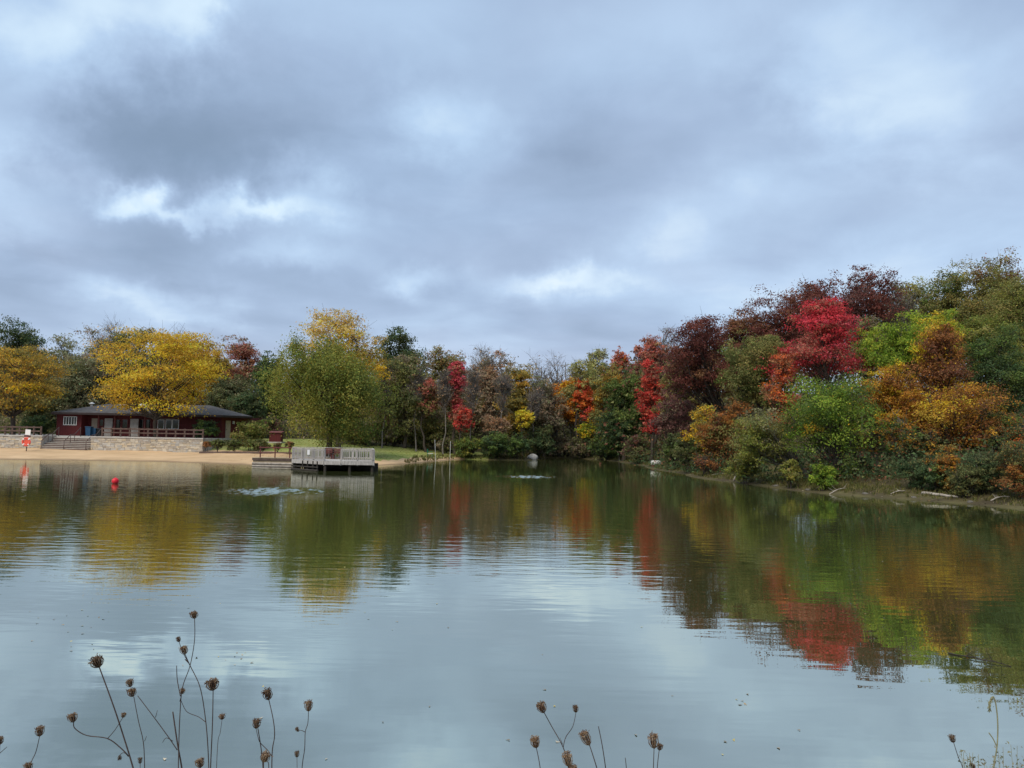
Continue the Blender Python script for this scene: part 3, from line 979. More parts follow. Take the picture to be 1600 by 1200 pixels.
T('orange_tree', 'orange-tipped tree at the photo edge above the bank grass', 1602, 668, 760, 60, 39, 'round', 'copper:1+darkolive:2+redorange:.5', GR, density=.8)

for (lab_, u_, Y_, w_) in (('dark slender trunk with few leaves right of the leafy green maple', 1318, 38.2, 46), ('dark slender trunk between the two pale slender trunks', 1368, 37.0, 50),
                          ('dark slender trunk under the amber-orange maple', 1424, 36.6, 46), ('dark slender trunk left of the copper-gold maple trunks', 1452, 36.0, 44), ('dark slender trunk near the photo edge on the bank', 1556, 34.0, 46)):
    T('understory_tree', lab_, u_, 668, 712, w_ * .7, Y_ + 2.5, 'sparse', 'darkolive:2+coppergold:1+green:1', GR, trunk_r=.085, density=1.2)

# --- lawn trees, in front
T('locust_tree', 'big golden yellow spreading tree in front of the red house', 244, 519, 651, 186, 88.5, 'layer', 'gold:4+yellow:1+goldolive:1', ub=241, trunk_r=.27, density=1.0)
T('lawn_tree', 'big green teardrop-shaped tree on the lawn behind the dock', 504, 516, 680, 180, 80, 'tear', 'willow:5+green:1', ub=511, trunk_r=.34, density=3.0, leaf=.19)

# --- bushes
BUSH = [
    ('yew_bush', 'spiky dark green bush against the house wall by the fence', 316, 655, 684, 46, 90.5, 'dark:2+green:1'),
    ('garden_bush', 'large round green-yellow bush at the end of the house', 390, 656, 697, 66, 87, 'green:1+olive:2+willow:1'),
    ('garden_bush', 'low dark bush in the bed nearest the stone wall end', 340, 686, 699, 30, 85, 'darkolive:2+green:1'),
    ('garden_bush', 'low rusty bush at the corner of the stone wall', 322, 690, 698, 18, 84.6, 'copper:1+rust:2'),
    ('garden_bush', 'low dark green bush under the large round bush', 366, 688, 701, 34, 84.5, 'green:1+darkolive:2'),
    ('garden_bush', 'wide low bush below the large round bush, toward the red shed', 404, 687, 701, 44, 84.4, 'darkolive:2+green:1'),
    ('garden_bush', 'small round bush below the little red shed', 433, 691, 701, 16, 84.2, 'darkolive:2+rust:1'),
    ('garden_bush', 'small brown bush between the red shed and the dock rail', 452, 690, 700, 16, 84.4, 'rust:1+darkolive:2'),
    ('brown_bush', 'dark purple-brown bush behind the little red shed', 424, 652, 680, 40, 104, 'mauve:1+darkolive:2'),
    ('wood_bush', 'dark olive bush at the wood edge behind the green lawn tree', 560, 660, 692, 80, 106, 'darkolive:3+rust:1'),
    ('wood_bush', 'olive-brown bush at the lawn edge behind the dock', 612, 668, 694, 60, 106, 'darkolive:2+olive:1+greybrown:1'),
    ('wood_bush', 'olive bush at the lawn edge left of the white poles', 652, 674, 702, 50, 105, 'olive:2+darkolive:2'),
    ('shore_bush', 'dark bush directly behind the first white pole', 700, 684, 714, 44, 102, 'darkolive:2+greybrown:1'),
    ('shore_bush', 'bright olive bush by the water right of the second white pole', 732, 682, 716, 48, 95, 'green:2+willow:1'),
    ('shore_bush', 'dark green bush below the pinkish tan tree', 770, 674, 714, 56, 96, 'dark:2+green:2'),
    ('shore_bush', 'dark green bush just left of the boulder', 806, 676, 714, 46, 98, 'green:2+dark:2'),
    ('shore_bush', 'dark green bush right above the boulder', 840, 664, 712, 50, 101, 'dark:2+darkolive:2'),
    ('shore_bush', 'brown thin bush under the orange maple trunks', 872, 682, 714, 50, 100, 'greybrown:2+darkolive:1'),
    ('shore_bush', 'brownish bush right of the orange maple trunks', 908, 682, 715, 50, 97, 'greybrown:2+darkolive:2'),
    ('shore_bush', 'dark green bush hanging over the far corner of the pond', 945, 676, 718, 60, 91, 'dark:2+green:2'),
    ('shore_bush', 'dark brown bush left of the pale block on the shore', 996, 680, 722, 56, 78, 'darkolive:2+mauve:1'),
    ('shore_bush', 'green bush right behind the pale block on the shore', 1052, 676, 726, 40, 67, 'green:2+darkolive:2'),
    ('shore_bush', 'dark green bush between the pale block and the dead brown bush', 1076, 682, 730, 44, 60, 'darkolive:2+green:1'),
    ('dead_bush', 'dead brown twiggy bush beside the leaning pale stick', 1102, 706, 736, 40, 54, 'brownoak:2+copper:1'),
    ('shore_bush', 'yellow-green bush touching the water left of the leaning tree', 1164, 700, 757, 52, 43.5, 'willow:3+olive:1'),
    ('shore_bush', 'small yellow-green bush under the leaning pale trunk', 1234, 715, 758, 34, 41, 'willow:2+olive:1'),
    ('shore_bush', 'bright lime bush at the base of the leaning pale trunk', 1288, 722, 765, 44, 38.5, 'lime:1+maple:2'),
    ('bank_bush', 'olive bush in the shade below the amber-orange maple', 1436, 718, 768, 62, 40, 'dark:2+darkolive:1'),
    ('bank_bush', 'golden brown bush hanging under the copper-gold maple', 1480, 696, 764, 44, 38.5, 'coppergold:3+olive:1'),
    ('bank_bush', 'dark olive bush between golden brown bush and photo edge', 1540, 706, 776, 78, 38, 'dark:2+darkolive:2'),
    ('bank_bush', 'dull brown-olive bush at the photo edge on the grassy bank', 1598, 690, 780, 84, 36, 'olive:1+darkolive:1+copper:1'),
    ('bank_bush', 'dark green bush hanging low behind the driftwood log', 1462, 722, 770, 50, 38, 'dark:2+green:1'),
    ('bank_bush', 'low olive bush just behind the end of the driftwood log', 1508, 722, 776, 56, 34, 'olive:1+darkolive:2'),
    ('fence_bush', 'low green bush behind the wooden fence beside the house', 62, 650, 676, 54, 97, 'green:1+dark:2'),
]
for b in BUSH:
    thin = b[0] == 'dead_bush'
    T(b[0], b[1], b[2], b[3], b[4], b[5], b[6], 'sparse' if thin else 'round', b[7], GB if 'shore' in b[0] else None, cat='bush', stems=3, trunk_r=.05, density=1.0)

# --- the far wood that reads as one mass behind the single trees
sil = [(-260, 540), (0, 530), (100, 548), (200, 545), (300, 548), (400, 560), (500, 570), (600, 560), (700, 575), (780, 585), (850, 600), (900, 590), (980, 570)]
rg = np.random.default_rng(77)


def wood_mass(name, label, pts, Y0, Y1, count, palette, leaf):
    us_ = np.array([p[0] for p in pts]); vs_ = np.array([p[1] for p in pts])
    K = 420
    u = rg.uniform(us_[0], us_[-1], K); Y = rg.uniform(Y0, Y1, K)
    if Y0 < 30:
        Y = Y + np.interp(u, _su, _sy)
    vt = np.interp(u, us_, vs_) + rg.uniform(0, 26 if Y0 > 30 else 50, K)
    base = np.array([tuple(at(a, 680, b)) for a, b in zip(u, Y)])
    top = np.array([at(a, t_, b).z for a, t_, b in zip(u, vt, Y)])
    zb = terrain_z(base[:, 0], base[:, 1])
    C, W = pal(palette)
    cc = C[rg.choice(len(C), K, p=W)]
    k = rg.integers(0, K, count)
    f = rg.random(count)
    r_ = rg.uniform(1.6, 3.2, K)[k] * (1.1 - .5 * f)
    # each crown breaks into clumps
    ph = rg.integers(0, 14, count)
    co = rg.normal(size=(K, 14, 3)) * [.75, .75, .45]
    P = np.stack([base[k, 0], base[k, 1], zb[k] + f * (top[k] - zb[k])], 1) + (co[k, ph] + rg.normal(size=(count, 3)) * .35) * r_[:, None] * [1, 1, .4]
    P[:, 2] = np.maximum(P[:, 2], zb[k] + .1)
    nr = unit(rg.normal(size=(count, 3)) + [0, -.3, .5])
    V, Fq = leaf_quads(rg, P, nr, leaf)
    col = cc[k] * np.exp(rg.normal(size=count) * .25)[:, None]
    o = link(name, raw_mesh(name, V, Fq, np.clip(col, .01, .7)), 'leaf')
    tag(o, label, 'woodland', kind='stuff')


wood_mass('far_woodland', 'olive and brown wood massed behind the single trees', sil, 124, 140, 46000, 'darkolive:3+greyolive:3+greybrown:2+goldolive:1+rust:1', .55)
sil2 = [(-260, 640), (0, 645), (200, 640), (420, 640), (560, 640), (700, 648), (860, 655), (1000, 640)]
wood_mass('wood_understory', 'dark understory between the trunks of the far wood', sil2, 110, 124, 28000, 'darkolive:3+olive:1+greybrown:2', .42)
silr = [(985, 560), (1050, 545), (1120, 530), (1200, 500), (1300, 480), (1400, 470), (1500, 450), (1600, 440), (1800, 440)]
wood_mass('bank_woodland', 'shaded brown and green wood filling the bank behind its front trees', silr, 86, 112, 64000, 'darkolive:3+brownoak:1+olive:2', .42)
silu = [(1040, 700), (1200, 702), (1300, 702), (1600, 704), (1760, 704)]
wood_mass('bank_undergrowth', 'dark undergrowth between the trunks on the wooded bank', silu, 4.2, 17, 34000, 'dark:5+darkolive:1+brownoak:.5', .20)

# ------------------------------------------------------------------ terrace, stone walls, steps
YW = 85.0
ZT = 2.15
xL, xS0, xS1, xR = X(-120, YW), X(67, YW), X(143, YW), X(318, YW)
zb0 = .62
t_ = MB().box(xL, xS0, YW + .5, 104, .2, ZT)
t_.box(xS0 + .003, xS1 - .003, YW + 2.62, 103.99, .2, ZT - .003)
t_.box(xS1, xR - .4, YW + .5, 103.98, .2, ZT + .002)
tag(t_.build('terrace', 'conc'), kind='structure')


def stone_wall(name, label, x0, x1, seed):
    rg = np.random.default_rng(seed)
    root = empty(name, ((x0 + x1) / 2, YW + .25, zb0))
    tag(root, label, 'stone wall')
    mb = MB().box(x0 + .02, x1 - .02, YW + .04, YW + .49, zb0 - .3, ZT - .10)
    mort = mb.build('core', M['rock'])
    mort.location = -root.location
    mort.parent = root
    V, Fl, cols, nn = [], [], [], 0
    z = zb0 - .05
    while z < ZT - .14:
        h = min(rg.uniform(.10, .21), ZT - .115 - z)
        x = x0 - rg.uniform(0, .2)
        while x < x1 - .05:
            w_ = rg.uniform(.22, .62)
            a, b = max(x, x0), min(x + w_ - .02, x1)
            if b - a > .06:
                p = rg.uniform(-.035, .02)
                m2 = MB().box(a, b, YW + p, YW + .16, z + .008, z + h - .008, .014)
                V += m2.V; Fl += [tuple(i + nn for i in f) for f in m2.F]; nn += len(m2.V)
                base = np.array([(.50, .44, .35), (.58, .52, .42), (.42, .37, .31), (.54, .45, .32), (.47, .45, .41)][rg.integers(0, 5)]) * rg.uniform(.8, 1.12)
                cols += [base] * len(m2.F)
            x += w_
        z += h
    me = raw_mesh('stones', V, Fl, np.array(cols))
    s_ = link('stones', me, 'stone', root)
    s_.location = -root.location
    tag(s_, kind='stuff')
    cp = MB().box(x0 - .03, x1 + .03, YW - .06, YW + .62, ZT - .098, ZT + .035, .012).build('coping', 'conc', root)
    cp.location = -root.location


stone_wall('stone_wall', 'pale stone wall behind the lifebuoy, ending at the steps', xL, xS0, 5)
stone_wall('stone_wall', 'pale stone wall below the house, from the steps to the bushes', xS1, xR, 6)

# steps: two short flights with a landing
st = empty('beach_steps', ((xS0 + xS1) / 2, YW, .62))
tag(st, 'concrete steps climbing from the sand to the house terrace', 'steps')
nris, yy, z0 = 8, YW - .45, .66
rise = (ZT - z0) / nris
k = 0
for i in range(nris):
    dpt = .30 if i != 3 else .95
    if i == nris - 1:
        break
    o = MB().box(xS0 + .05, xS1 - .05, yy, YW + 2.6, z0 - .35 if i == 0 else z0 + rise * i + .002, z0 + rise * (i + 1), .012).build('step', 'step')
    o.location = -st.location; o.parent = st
    o = MB().box(xS0 + .06, xS1 - .06, yy - .012, yy + .02, z0 + rise * i + .003, z0 + rise * (i + 1) - .055).build('riser_shade', 'wood_dk')  # dark strip colours in the shadow line below each tread
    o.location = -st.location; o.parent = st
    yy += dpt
rails = [(xS0 + .25, 0), ((xS0 + xS1) / 2 + .05, 1), (xS1 - .22, 2)]


def handrail(x, name='handrail', lab=''):
    r_ = empty(name, (x, YW - .3, .7))
    tag(r_, lab, 'handrail', 'handrails of the beach steps')
    P = [(0, -.25, .92), (0, .95, 1.62), (0, 1.75, 1.68), (0, 2.9, 2.42)]
    zz = [-.08, .58, .60, 1.42]
    MB().tube(P, .042, 8).build('rail', 'metal', r_, True)
    for (px, py, pz), zf in zip(P, zz):
        MB().tube([(0, py, zf), (0, py, pz)], .034, 6).build('post', 'metal', r_, True)
    return r_


handrail(rails[0][0], lab='brown metal handrail on the lifebuoy side of the steps')
handrail(rails[1][0], lab='brown metal handrail down the middle of the steps')
handrail(rails[2][0], lab='brown metal handrail on the blue bin side of the steps')

# wooden fence on the terrace edge
post_me = MB().box(-.075, .075, -.075, .075, 0, 1.0, .015).mesh('post')


def fence(label, x0, x1, y, n_):
    root = empty('wooden_fence', ((x0 + x1) / 2, y, ZT + .036))
    tag(root, label, 'fence')
    for i in range(n_):
        x = x0 + (x1 - x0) * i / (n_ - 1)
        link('post', post_me, 'wood_dk', root, (x - root.location.x, 0, 0))
    for z in (.38, .80):
        for i in range(n_ - 1):
            a = x0 + (x1 - x0) * i / (n_ - 1) - root.location.x
            b = x0 + (x1 - x0) * (i + 1) / (n_ - 1) - root.location.x
            MB().box(a + .01, b - .01, -.115, -.078, z, z + .14, .008).build('rail', 'wood_dk', root)


fence('brown wooden rail fence on the stone wall behind the lifebuoy', X(-118, YW), X(62, YW), YW + .3, 17)
fence('brown wooden rail fence on the stone wall in front of the house', X(158, YW), X(316, YW), YW + .3, 12)

# timber edging of the planting bed
pe = [at(312, 702, 84.0), at(360, 703, 83.6), at(420, 704, 83.0), at(470, 705.5, 82.5)]
pe = [(p.x, p.y) for p in pe]
ed = empty('timber_edging', (pe[0][0], pe[0][1], zat(*pe[0])))
tag(ed, 'long dark timber edging between the sand and the planting bed', 'edging')
for a, b in zip(pe, pe[1:]):
    za, zb_ = zat(*a), zat(*b)
    m_ = MB().tube([(a[0], a[1], za + .06), (b[0], b[1], zb_ + .06)], .13, 6)
    o = m_.build('timber', 'wood_dk'); o.location = -ed.location; o.parent = ed

# ------------------------------------------------------------------ house
YH = 93.0
hs = empty('lake_house', (X(235, YH), YH, ZT))
tag(hs, 'low dark red house with a dark hipped roof on the terrace', 'house')


def hpart(name, mb, m, parent=None, smooth=False):
    o = mb.build(name, m, None, smooth)
    o.parent = parent or hs
    if parent is None:
        o.matrix_parent_inverse = Matrix.Translation(-hs.location)
    return o


ZE = 4.72
xa, xb_, xc, xd = X(89, 91.5), X(126, 91.5), X(346, 93), X(384, 98)
foot = [(xa, 91.5), (xb_, 91.5), (xb_, YH), (xc, YH), (xd, 97.2), (xd, 105.5), (xa, 105.5)]
hpart('wall', MB().prism(foot, ZT, ZE + .05), 'red_board')
# roof: eaves polygon to a ridge
ev = [(X(78, 90.4), 90.4), (X(345, 91.6), 91.6), (X(394, 96.6), 96.6), (X(390, 107), 107), (X(92, 107), 107)]
r0, r1 = (X(172, 98.5), 98.5), (X(326, 98.8), 98.8)
ZR = 6.25
rv = [(x, y, ZE + .16) for x, y in ev] + [(*r0, ZR), (*r1, ZR)]
rm = MB().add(rv, [(0, 1, 6, 5), (1, 2, 6), (2, 3, 6), (3, 4, 5, 6), (4, 0, 5)])
roof = hpart('roof', rm, 'roof')
fm = MB().prism(ev, ZE - .08, ZE + .155)
hpart('fascia', fm, 'fascia')
# roof vents
vx, vy = X(141, 95), 95.0


def on_roof(u, Y):
    return X(u, Y)


v1 = MB().lathe([(.16, 0), (.16, .85)], 12, (X(141.5, 96), 96, 5.2)).lathe([(.34, .86), (.34, .92), (.05, 1.08)], 12, (X(141.5, 96), 96, 5.2))
hpart('roof_vent', v1, 'galv', roof)
for u_ in (193.5, 220.5, 265):
    c = (X(u_, 97), 97, 5.82 if u_ < 250 else 5.75)
    w_ = 1.0 if u_ == 193.5 else .75
    dm = MB().lathe([(.42 * w_, -.5), (.42 * w_, .12), (.62 * w_, .13), (.56 * w_, .26), (.36 * w_, .36), (.05, .42)], 14, c)
    hpart('skylight', dm, 'white', roof, True)


def window(u0, u1, v0, v1, Yw, bars=0, frame='white', fw=.07, glass='glass'):
    a, b = at(u0, v0, Yw), at(u1, v1, Yw)
    x0, x1, z1, z0 = a.x, b.x, a.z, b.z
    pane = MB().box(x0 + fw, x1 - fw, Yw - .035, Yw - .004, z0 + fw, z1 - fw)
    w = hpart('window', MB().box(x0, x1, Yw - .075, Yw - .003, z1 - fw, z1).box(x0, x1, Yw - .085, Yw - .003, z0, z0 + fw)
              .box(x0, x0 + fw, Yw - .075, Yw - .003, z0 + fw, z1 - fw).box(x1 - fw, x1, Yw - .075, Yw - .003, z0 + fw, z1 - fw), frame)
    hpart('pane', pane, glass, w)
    for i in range(bars):
        x = x0 + (x1 - x0) * (i + 1) / (bars + 1)
        hpart('muntin', MB().box(x - .035, x + .035, Yw - .07, Yw - .037, z0 + fw, z1 - fw), frame, w)


window(100, 120, 650.5, 664.5, 91.5, 4)
for u0 in (247, 259.2, 269.8):
    window(u0, u0 + 9.6, 655.5, 670.5, YH, 0)
for u0, u1 in ((181, 189), (191, 200), (217.5, 224.5), (228, 236)):
    window(u0, u1, 654.5, 670, YH, 0, 'wood_red', .09)
window(156, 162, 655, 666, YH, 0, 'wood_red', .06)
# tan doors
for u0, u1, Yd in ((144, 151.5, YH),):
    a, b = at(u0, 652, Yd), at(u1, 678, Yd)
    d_ = hpart('door', MB().box(a.x, b.x, Yd - .06, Yd - .004, ZT + .02, ZT + 2.1, .01), 'tan')
    hpart('handle', MB().box(b.x - .16, b.x - .08, Yd - .12, Yd - .06, ZT + 1.0, ZT + 1.08), 'metal', d_)
# door on the angled end wall
ang = math.atan2(97.2 - YH, xd - xc)
dd = Vector((math.cos(ang), math.sin(ang), 0)); nn_ = Vector((math.sin(ang), -math.cos(ang), 0))


def on_angle(s0, s1, z0, z1, th, off=.004):
    p = Vector((xc, YH, 0))
    q = [p + dd * s0 + nn_ * off, p + dd * s1 + nn_ * off, p + dd * s1 + nn_ * (off + th), p + dd * s0 + nn_ * (off + th)]
    return MB().prism([(v.x, v.y) for v in (q[3], q[2], q[1], q[0])], z0, z1)


d_ = hpart('door', on_angle(.75, 1.65, ZT + .02, ZT + 2.12, .06), 'tan')
hpart('handle', on_angle(.83, .91, ZT + 1.0, ZT + 1.09, .06, .065), 'metal', d_)
hpart('wall_lamp', on_angle(2.1, 2.3, ZT + 1.75, ZT + 2.1, .16), 'sign_white')
# pale slatted gates standing open against the wall
for u0, u1 in ((163, 175.5), (203.2, 216)):
    a, b = X(u0, YH - .5), X(u1, YH - .5)
    g_ = hpart('slatted_gate', MB().box(a, b, YH - .49, YH - .45, ZT + .15, ZT + .25).box(a, b, YH - .49, YH - .45, ZT + 1.95, ZT + 2.05), 'slat')
    k_ = 7
    for i in range(k_):
        x0 = a + (b - a) * i / k_
        hpart('slat', MB().box(x0 + .012, x0 + (b - a) / k_ - .012, YH - .53, YH - .492, ZT + .04, ZT + 2.12), 'slat', g_)
# porch posts under the eaves
for u_ in (153.5, 178.5, 226):
    x = X(u_, YH - .7)
    hpart('porch_post', MB().box(x - .07, x + .07, YH - .77, YH - .63, ZT + .003, ZT + 2.5), 'wood_red')
# corner boards
for x, y in ((xa, 91.5), (xb_, 91.5)):
    hpart('corner_board', MB().box(x - .06, x + .06, y - .03, y + .03, ZT + .003, ZE - .09), 'red_board')


# bins
def bin_(label, u, Y, m, w, h, wheels):
    x = X(u, Y)
    r_ = empty('wheeled_bin', (x, Y, ZT + .003)); tag(r_, label, 'bin')
    V = []
    b = MB()
    t, q = w / 2, w / 2 * .82
    b.add([(-q, -q, .06), (q, -q, .06), (q, q, .06), (-q, q, .06), (-t, -t, h), (t, -t, h), (t, t, h), (-t, t, h)],
          [(0, 3, 2, 1), (4, 5, 6, 7), (0, 1, 5, 4), (1, 2, 6, 5), (2, 3, 7, 6), (3, 0, 4, 7)])
    b.build('body', m, r_)
    MB().box(-t - .03, t + .03, -t - .04, t + .06, h + .002, h + .08, .02).build('lid', m, r_)
    MB().tube([(-t, t + .1, h - .05), (t, t + .1, h - .05)], .02).build('handle', m, r_)
    for s in (-1, 1):
        MB().tube([(s * q * .8 - .03, q, .1), (s * q * .8 + .03, q, .1)], .1, 10).build('wheel', 'black', r_)


bin_('blue recycling bin at the top of the steps', 139.5, 88.2, 'blue', .60, 1.02, True)
bin_('blue-black rubbish bin beside the blue recycling bin', 147.5, 88.6, 'blue', .62, .85, True)
bin_('black rubbish bin nearest the pale slatted gate', 154.5, 88.8, 'black', .66, .82, True)

# little red shed by the bushes
sx, sy = X(432, 93), 93.0
sz = zat(sx, sy)
shd = empty('small_shed', (sx, sy, sz)); tag(shd, 'little dark red shed box on the grass beside the bushes', 'shed')
ztop = at(432, 675, sy).z
MB().box(-.68, .68, -.5, .5, 0, ztop - sz - .12).build('body', 'red_board', shd)
MB().add([(-.8, -.62, ztop - sz - .12), (.8, -.62, ztop - sz - .12), (.8, .62, ztop - sz + .02), (-.8, .62, ztop - sz + .02),
          (-.8, -.62, ztop - sz - .05), (.8, -.62, ztop - sz - .05), (.8, .62, ztop - sz + .12), (-.8, .62, ztop - sz + .12)],
         [(0, 3, 2, 1), (4, 5, 6, 7), (0, 1, 5, 4), (1, 2, 6, 5), (2, 3, 7, 6), (3, 0, 4, 7)]).build('lid', 'wood_red', shd)
MB().box(-.86, .86, -.66, .66, -.25, .06).build('slab', 'conc', shd)

# ------------------------------------------------------------------ lifebuoy station
px, py = X(42.5, 81.5), 81.5
pz = zat(px, py)
ls = empty('lifebuoy_stand', (px, py, pz)); tag(ls, 'leaning post with a white notice plate standing on the sand', 'sign post')
ls.rotation_euler = (0, R(3), 0)
MB().tube([(0, .06, -.3), (0, .06, 2.3)], .05, 8).build('post', 'wood_dk', ls)
MB().box(-.27, .27, -.02, .005, 1.72, 2.28, .005).build('notice_plate', 'sign_white', ls)
MB().box(-.34, .34, -.03, .006, 1.50, 1.68, .005).build('dark_plate', 'sign_red', ls)
lb = MB()
RR, rr_ = .385, .10
V, Fl = [], []
for i in range(28):
    a = 2 * math.pi * i / 28
    for j in range(10):
        b = 2 * math.pi * j / 10
        V.append(((RR + rr_ * math.cos(b)) * math.cos(a), rr_ * .8 * math.sin(b), (RR + rr_ * math.cos(b)) * math.sin(a)))
for i in range(28):
    for j in range(10):
        Fl.append((i * 10 + j, ((i + 1) % 28) * 10 + j, ((i + 1) % 28) * 10 + (j + 1) % 10, i * 10 + (j + 1) % 10))
lbr = empty('lifebuoy', (px + .05, py - .10, pz + 1.0)); tag(lbr, 'orange lifebuoy ring hanging on the leaning sign post', 'lifebuoy')
lb.add(V, Fl).build('ring', 'orange', lbr, True)
for a in (45, 135, 225, 315):
    c, s = math.cos(R(a)), math.sin(R(a))
    cl = []
    for t in np.linspace(-.16, .16, 4):
        ca, sa = math.cos(R(a) + t), math.sin(R(a) + t)
        cl.append((RR * ca, 0, RR * sa))
    MB().tube(cl, .107, 12, False).build('white_band', 'sign_white', lbr, True)
MB().add(*(lambda pts: (pts, [tuple(range(12))]))([(.27 * math.cos(2 * math.pi * i / 12), -.005, .27 * math.sin(2 * math.pi * i / 12)) for i in range(12)])).build('backing_plate', 'orange', lbr)
link_rope = MB().tube([(.5 * math.cos(t), -.01 - .02 * math.sin(4 * t), .5 * math.sin(t)) for t in np.linspace(0, 2 * math.pi, 30)], .012, 4).build('grab_line', 'sign_white', lbr)

# red float
b = gp(180, 755.5)
fb = empty('float_ball', (b.x, b.y, 0)); tag(fb, 'red ball float on the water in front of the beach', 'buoy')
MB().lathe([(.19 * math.sin(t) + .001, .13 - .19 * math.cos(t)) for t in np.linspace(.02, math.pi - .02, 14)], 18).build('ball', 'red', fb, True)
MB().tube([(.03 * math.cos(t), 0, .335 + .03 * math.sin(t)) for t in np.linspace(0, 2 * math.pi, 12)], .008, 5).build('eye', 'red', fb)

# ------------------------------------------------------------------ dock
DY = 62.5
dkx0, dkx1, dkx2 = X(459, DY), X(509, 60.6), X(586, 62.0)
pA = Vector((X(459, 64.0), 64.0)); pB = Vector((X(509, 61.6), 61.6)); pC = Vector((X(585.5, 62.2), 62.2))
pD = Vector((X(585, 66.6), 66.6)); pE = Vector((X(459, 67.6), 67.6))
DZ = 0.80
dk = empty('timber_dock', (pB.x, 64.0, 0)); tag(dk, 'weathered grey timber dock with slatted railing over the water', 'dock')


def dpart(name, mb, m, parent=None):
    o = mb.build(name, m)
    o.parent = parent or dk
    if parent is None:
        o.matrix_parent_inverse = Matrix.Translation(-dk.location)
    return o


poly = [tuple(pA), tuple(pB), tuple(pC), tuple(pD), tuple(pE)]
deck = dpart('frame', MB().prism(poly, DZ - .24, DZ - .05), 'wood_gray')
# deck boards running across
y0_, y1_ = 61.5, 67.6
nb = 34
for i in range(nb):
    ya = y0_ + (y1_ - y0_) * i / nb; yb = y0_ + (y1_ - y0_) * (i + 1) / nb - .015
    ym = (ya + yb) / 2

    def xr(yv):
        xs = []
        for (ax, ay), (bx, by) in zip(poly, poly[1:] + poly[:1]):
            if (ay > yv) != (by > yv):
                xs.append(ax + (yv - ay) * (bx - ax) / (by - ay))
        return (min(xs), max(xs)) if len(xs) >= 2 else None
    q = xr(ym)
    if q and q[1] - q[0] > .3:
        dpart('deck_board', MB().box(q[0], q[1], ya, yb, DZ - .045, DZ), 'wood_gray')
bal_me = MB().box(-.030, .030, -.018, .018, 0, .78).mesh('baluster')
pst_me = MB().box(-.06, .06, -.06, .06, -.35, .97, .01).mesh('railing_post')


def railing(a, b, m='wood_gray', gap=.17, posts=3, zh=.93, skirt=True):
    a, b = Vector(a), Vector(b)
    L = (b - a).length
    an = math.atan2(b.y - a.y, b.x - a.x)
    dx, dy = (b - a) / L
    o_ = dk.location

    def P(s, z, off=0):
        return (a.x + dx * s - o_.x + dy * off, a.y + dy * s - o_.y - dx * off, z - o_.z)
    for i in range(posts):
        link('railing_post', pst_me, m, dk, P(L * i / (posts - 1), DZ), an)
    for z, h, wd in ((DZ + zh, .045, .075), (DZ + .78, .08, .02), (DZ + .10, .09, .02)):
        link('rail', MB().box(0, L, -wd, wd, 0, h).mesh('rail'), m, dk, P(0, z, .0 if wd > .05 else .07), an)
    k = int(L / gap)
    for i in range(k):
        ob = bpy.data.objects.new('baluster', bal_me)
        COL.objects.link(ob); ob.parent = dk
        ob.location = P((i + .5) * L / k, DZ + .11, .11); ob.rotation_euler = (0, 0, an)
    if skirt:
        link('skirt_board', MB().box(0, L, -.02, .02, -.28, .02).mesh('skirt_board'), m, dk, P(0, DZ, .10), an)


bal_me.materials.append(M['wood_gray'])
ins = Vector((0, .06))
e = (pB - pA).normalized()
railing(pA + ins, pA + e * ((pB - pA).length * .98) + ins, gap=.15, posts=4)
gapx = X(535, 62.0)
mid = pB + (pC - pB) * ((gapx - pB.x) / (pC.x - pB.x))
railing(mid + ins, pC + ins, gap=.15, posts=3)
railing(pC + Vector((-.08, .1)), pD + Vector((-.08, -.1)), gap=.16, posts=3)
railing(pE + Vector((.08, -.08)), pD + Vector((-.08, -.08)), m='wood_gray', gap=.30, posts=5)
# open front of the landing: skirt only
link('skirt_board', MB().box(pB.x - dk.location.x, mid.x - dk.location.x, pB.y - 64.02, pB.y - 64.0 + .02, DZ - .28, DZ + .0).mesh('skirt_board'), 'wood_gray', dk)
# benches inside, seen through the opening
for k_ in range(2):
    bxm = X(516 + 11 * k_, 66.6)
    bn = empty('dock_bench', (bxm, 66.5, DZ)); tag(bn, ('reddish wooden bench at the back of the dock, nearer the walkway', 'reddish wooden bench at the back of the dock, nearer the lawn point')[k_], 'bench', 'benches on the dock')
    for j in range(3):
        MB().box(-.45, .45, -.18 + .12 * j, -.08 + .12 * j, .42, .46).build('seat_slat', 'wood_red', bn)
    for j in range(3):
        MB().box(-.45, .45, .20, .24, .52 + .14 * j, .62 + .14 * j).build('back_slat', 'wood_red', bn)
    for s in (-1, 1):
        MB().box(s * .4 - .03, s * .4 + .03, -.16, -.10, 0, .42).build('leg', 'wood_red', bn)
        MB().box(s * .4 - .03, s * .4 + .03, .14, .20, 0, .92).build('leg', 'wood_red', bn)
# low front guard rail of the lower float
for i, u_ in enumerate((468, 477.5, 487.5, 495.5)):
    x = X(u_, 61.4 - i * .08)
    yq = pA.y + (pB.y - pA.y) * ((x - pA.x) / (pB.x - pA.x)) - .45
    dpart('guard_post', MB().box(x - .045, x + .045, yq - .045, yq + .045, -.2, .78), 'pile')
q0, q1 = pA + Vector((.05, -.45)), pB + Vector((-.45, -.45 + .2))
dpart('guard_rail', MB().tube([(q0.x, q0.y, .30), (q1.x, q1.y - .05, .30)], .05, 6).tube([(q0.x, q0.y, .05), (q1.x, q1.y - .05, .05)], .07, 6), 'pile')
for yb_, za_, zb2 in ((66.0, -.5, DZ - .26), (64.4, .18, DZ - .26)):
    dpart('under_deck_shade', MB().box(pA.x + .4, pC.x - .3, yb_, yb_ + .12, za_, zb2), 'pile')  # dark boards added to give the shadow beneath the deck
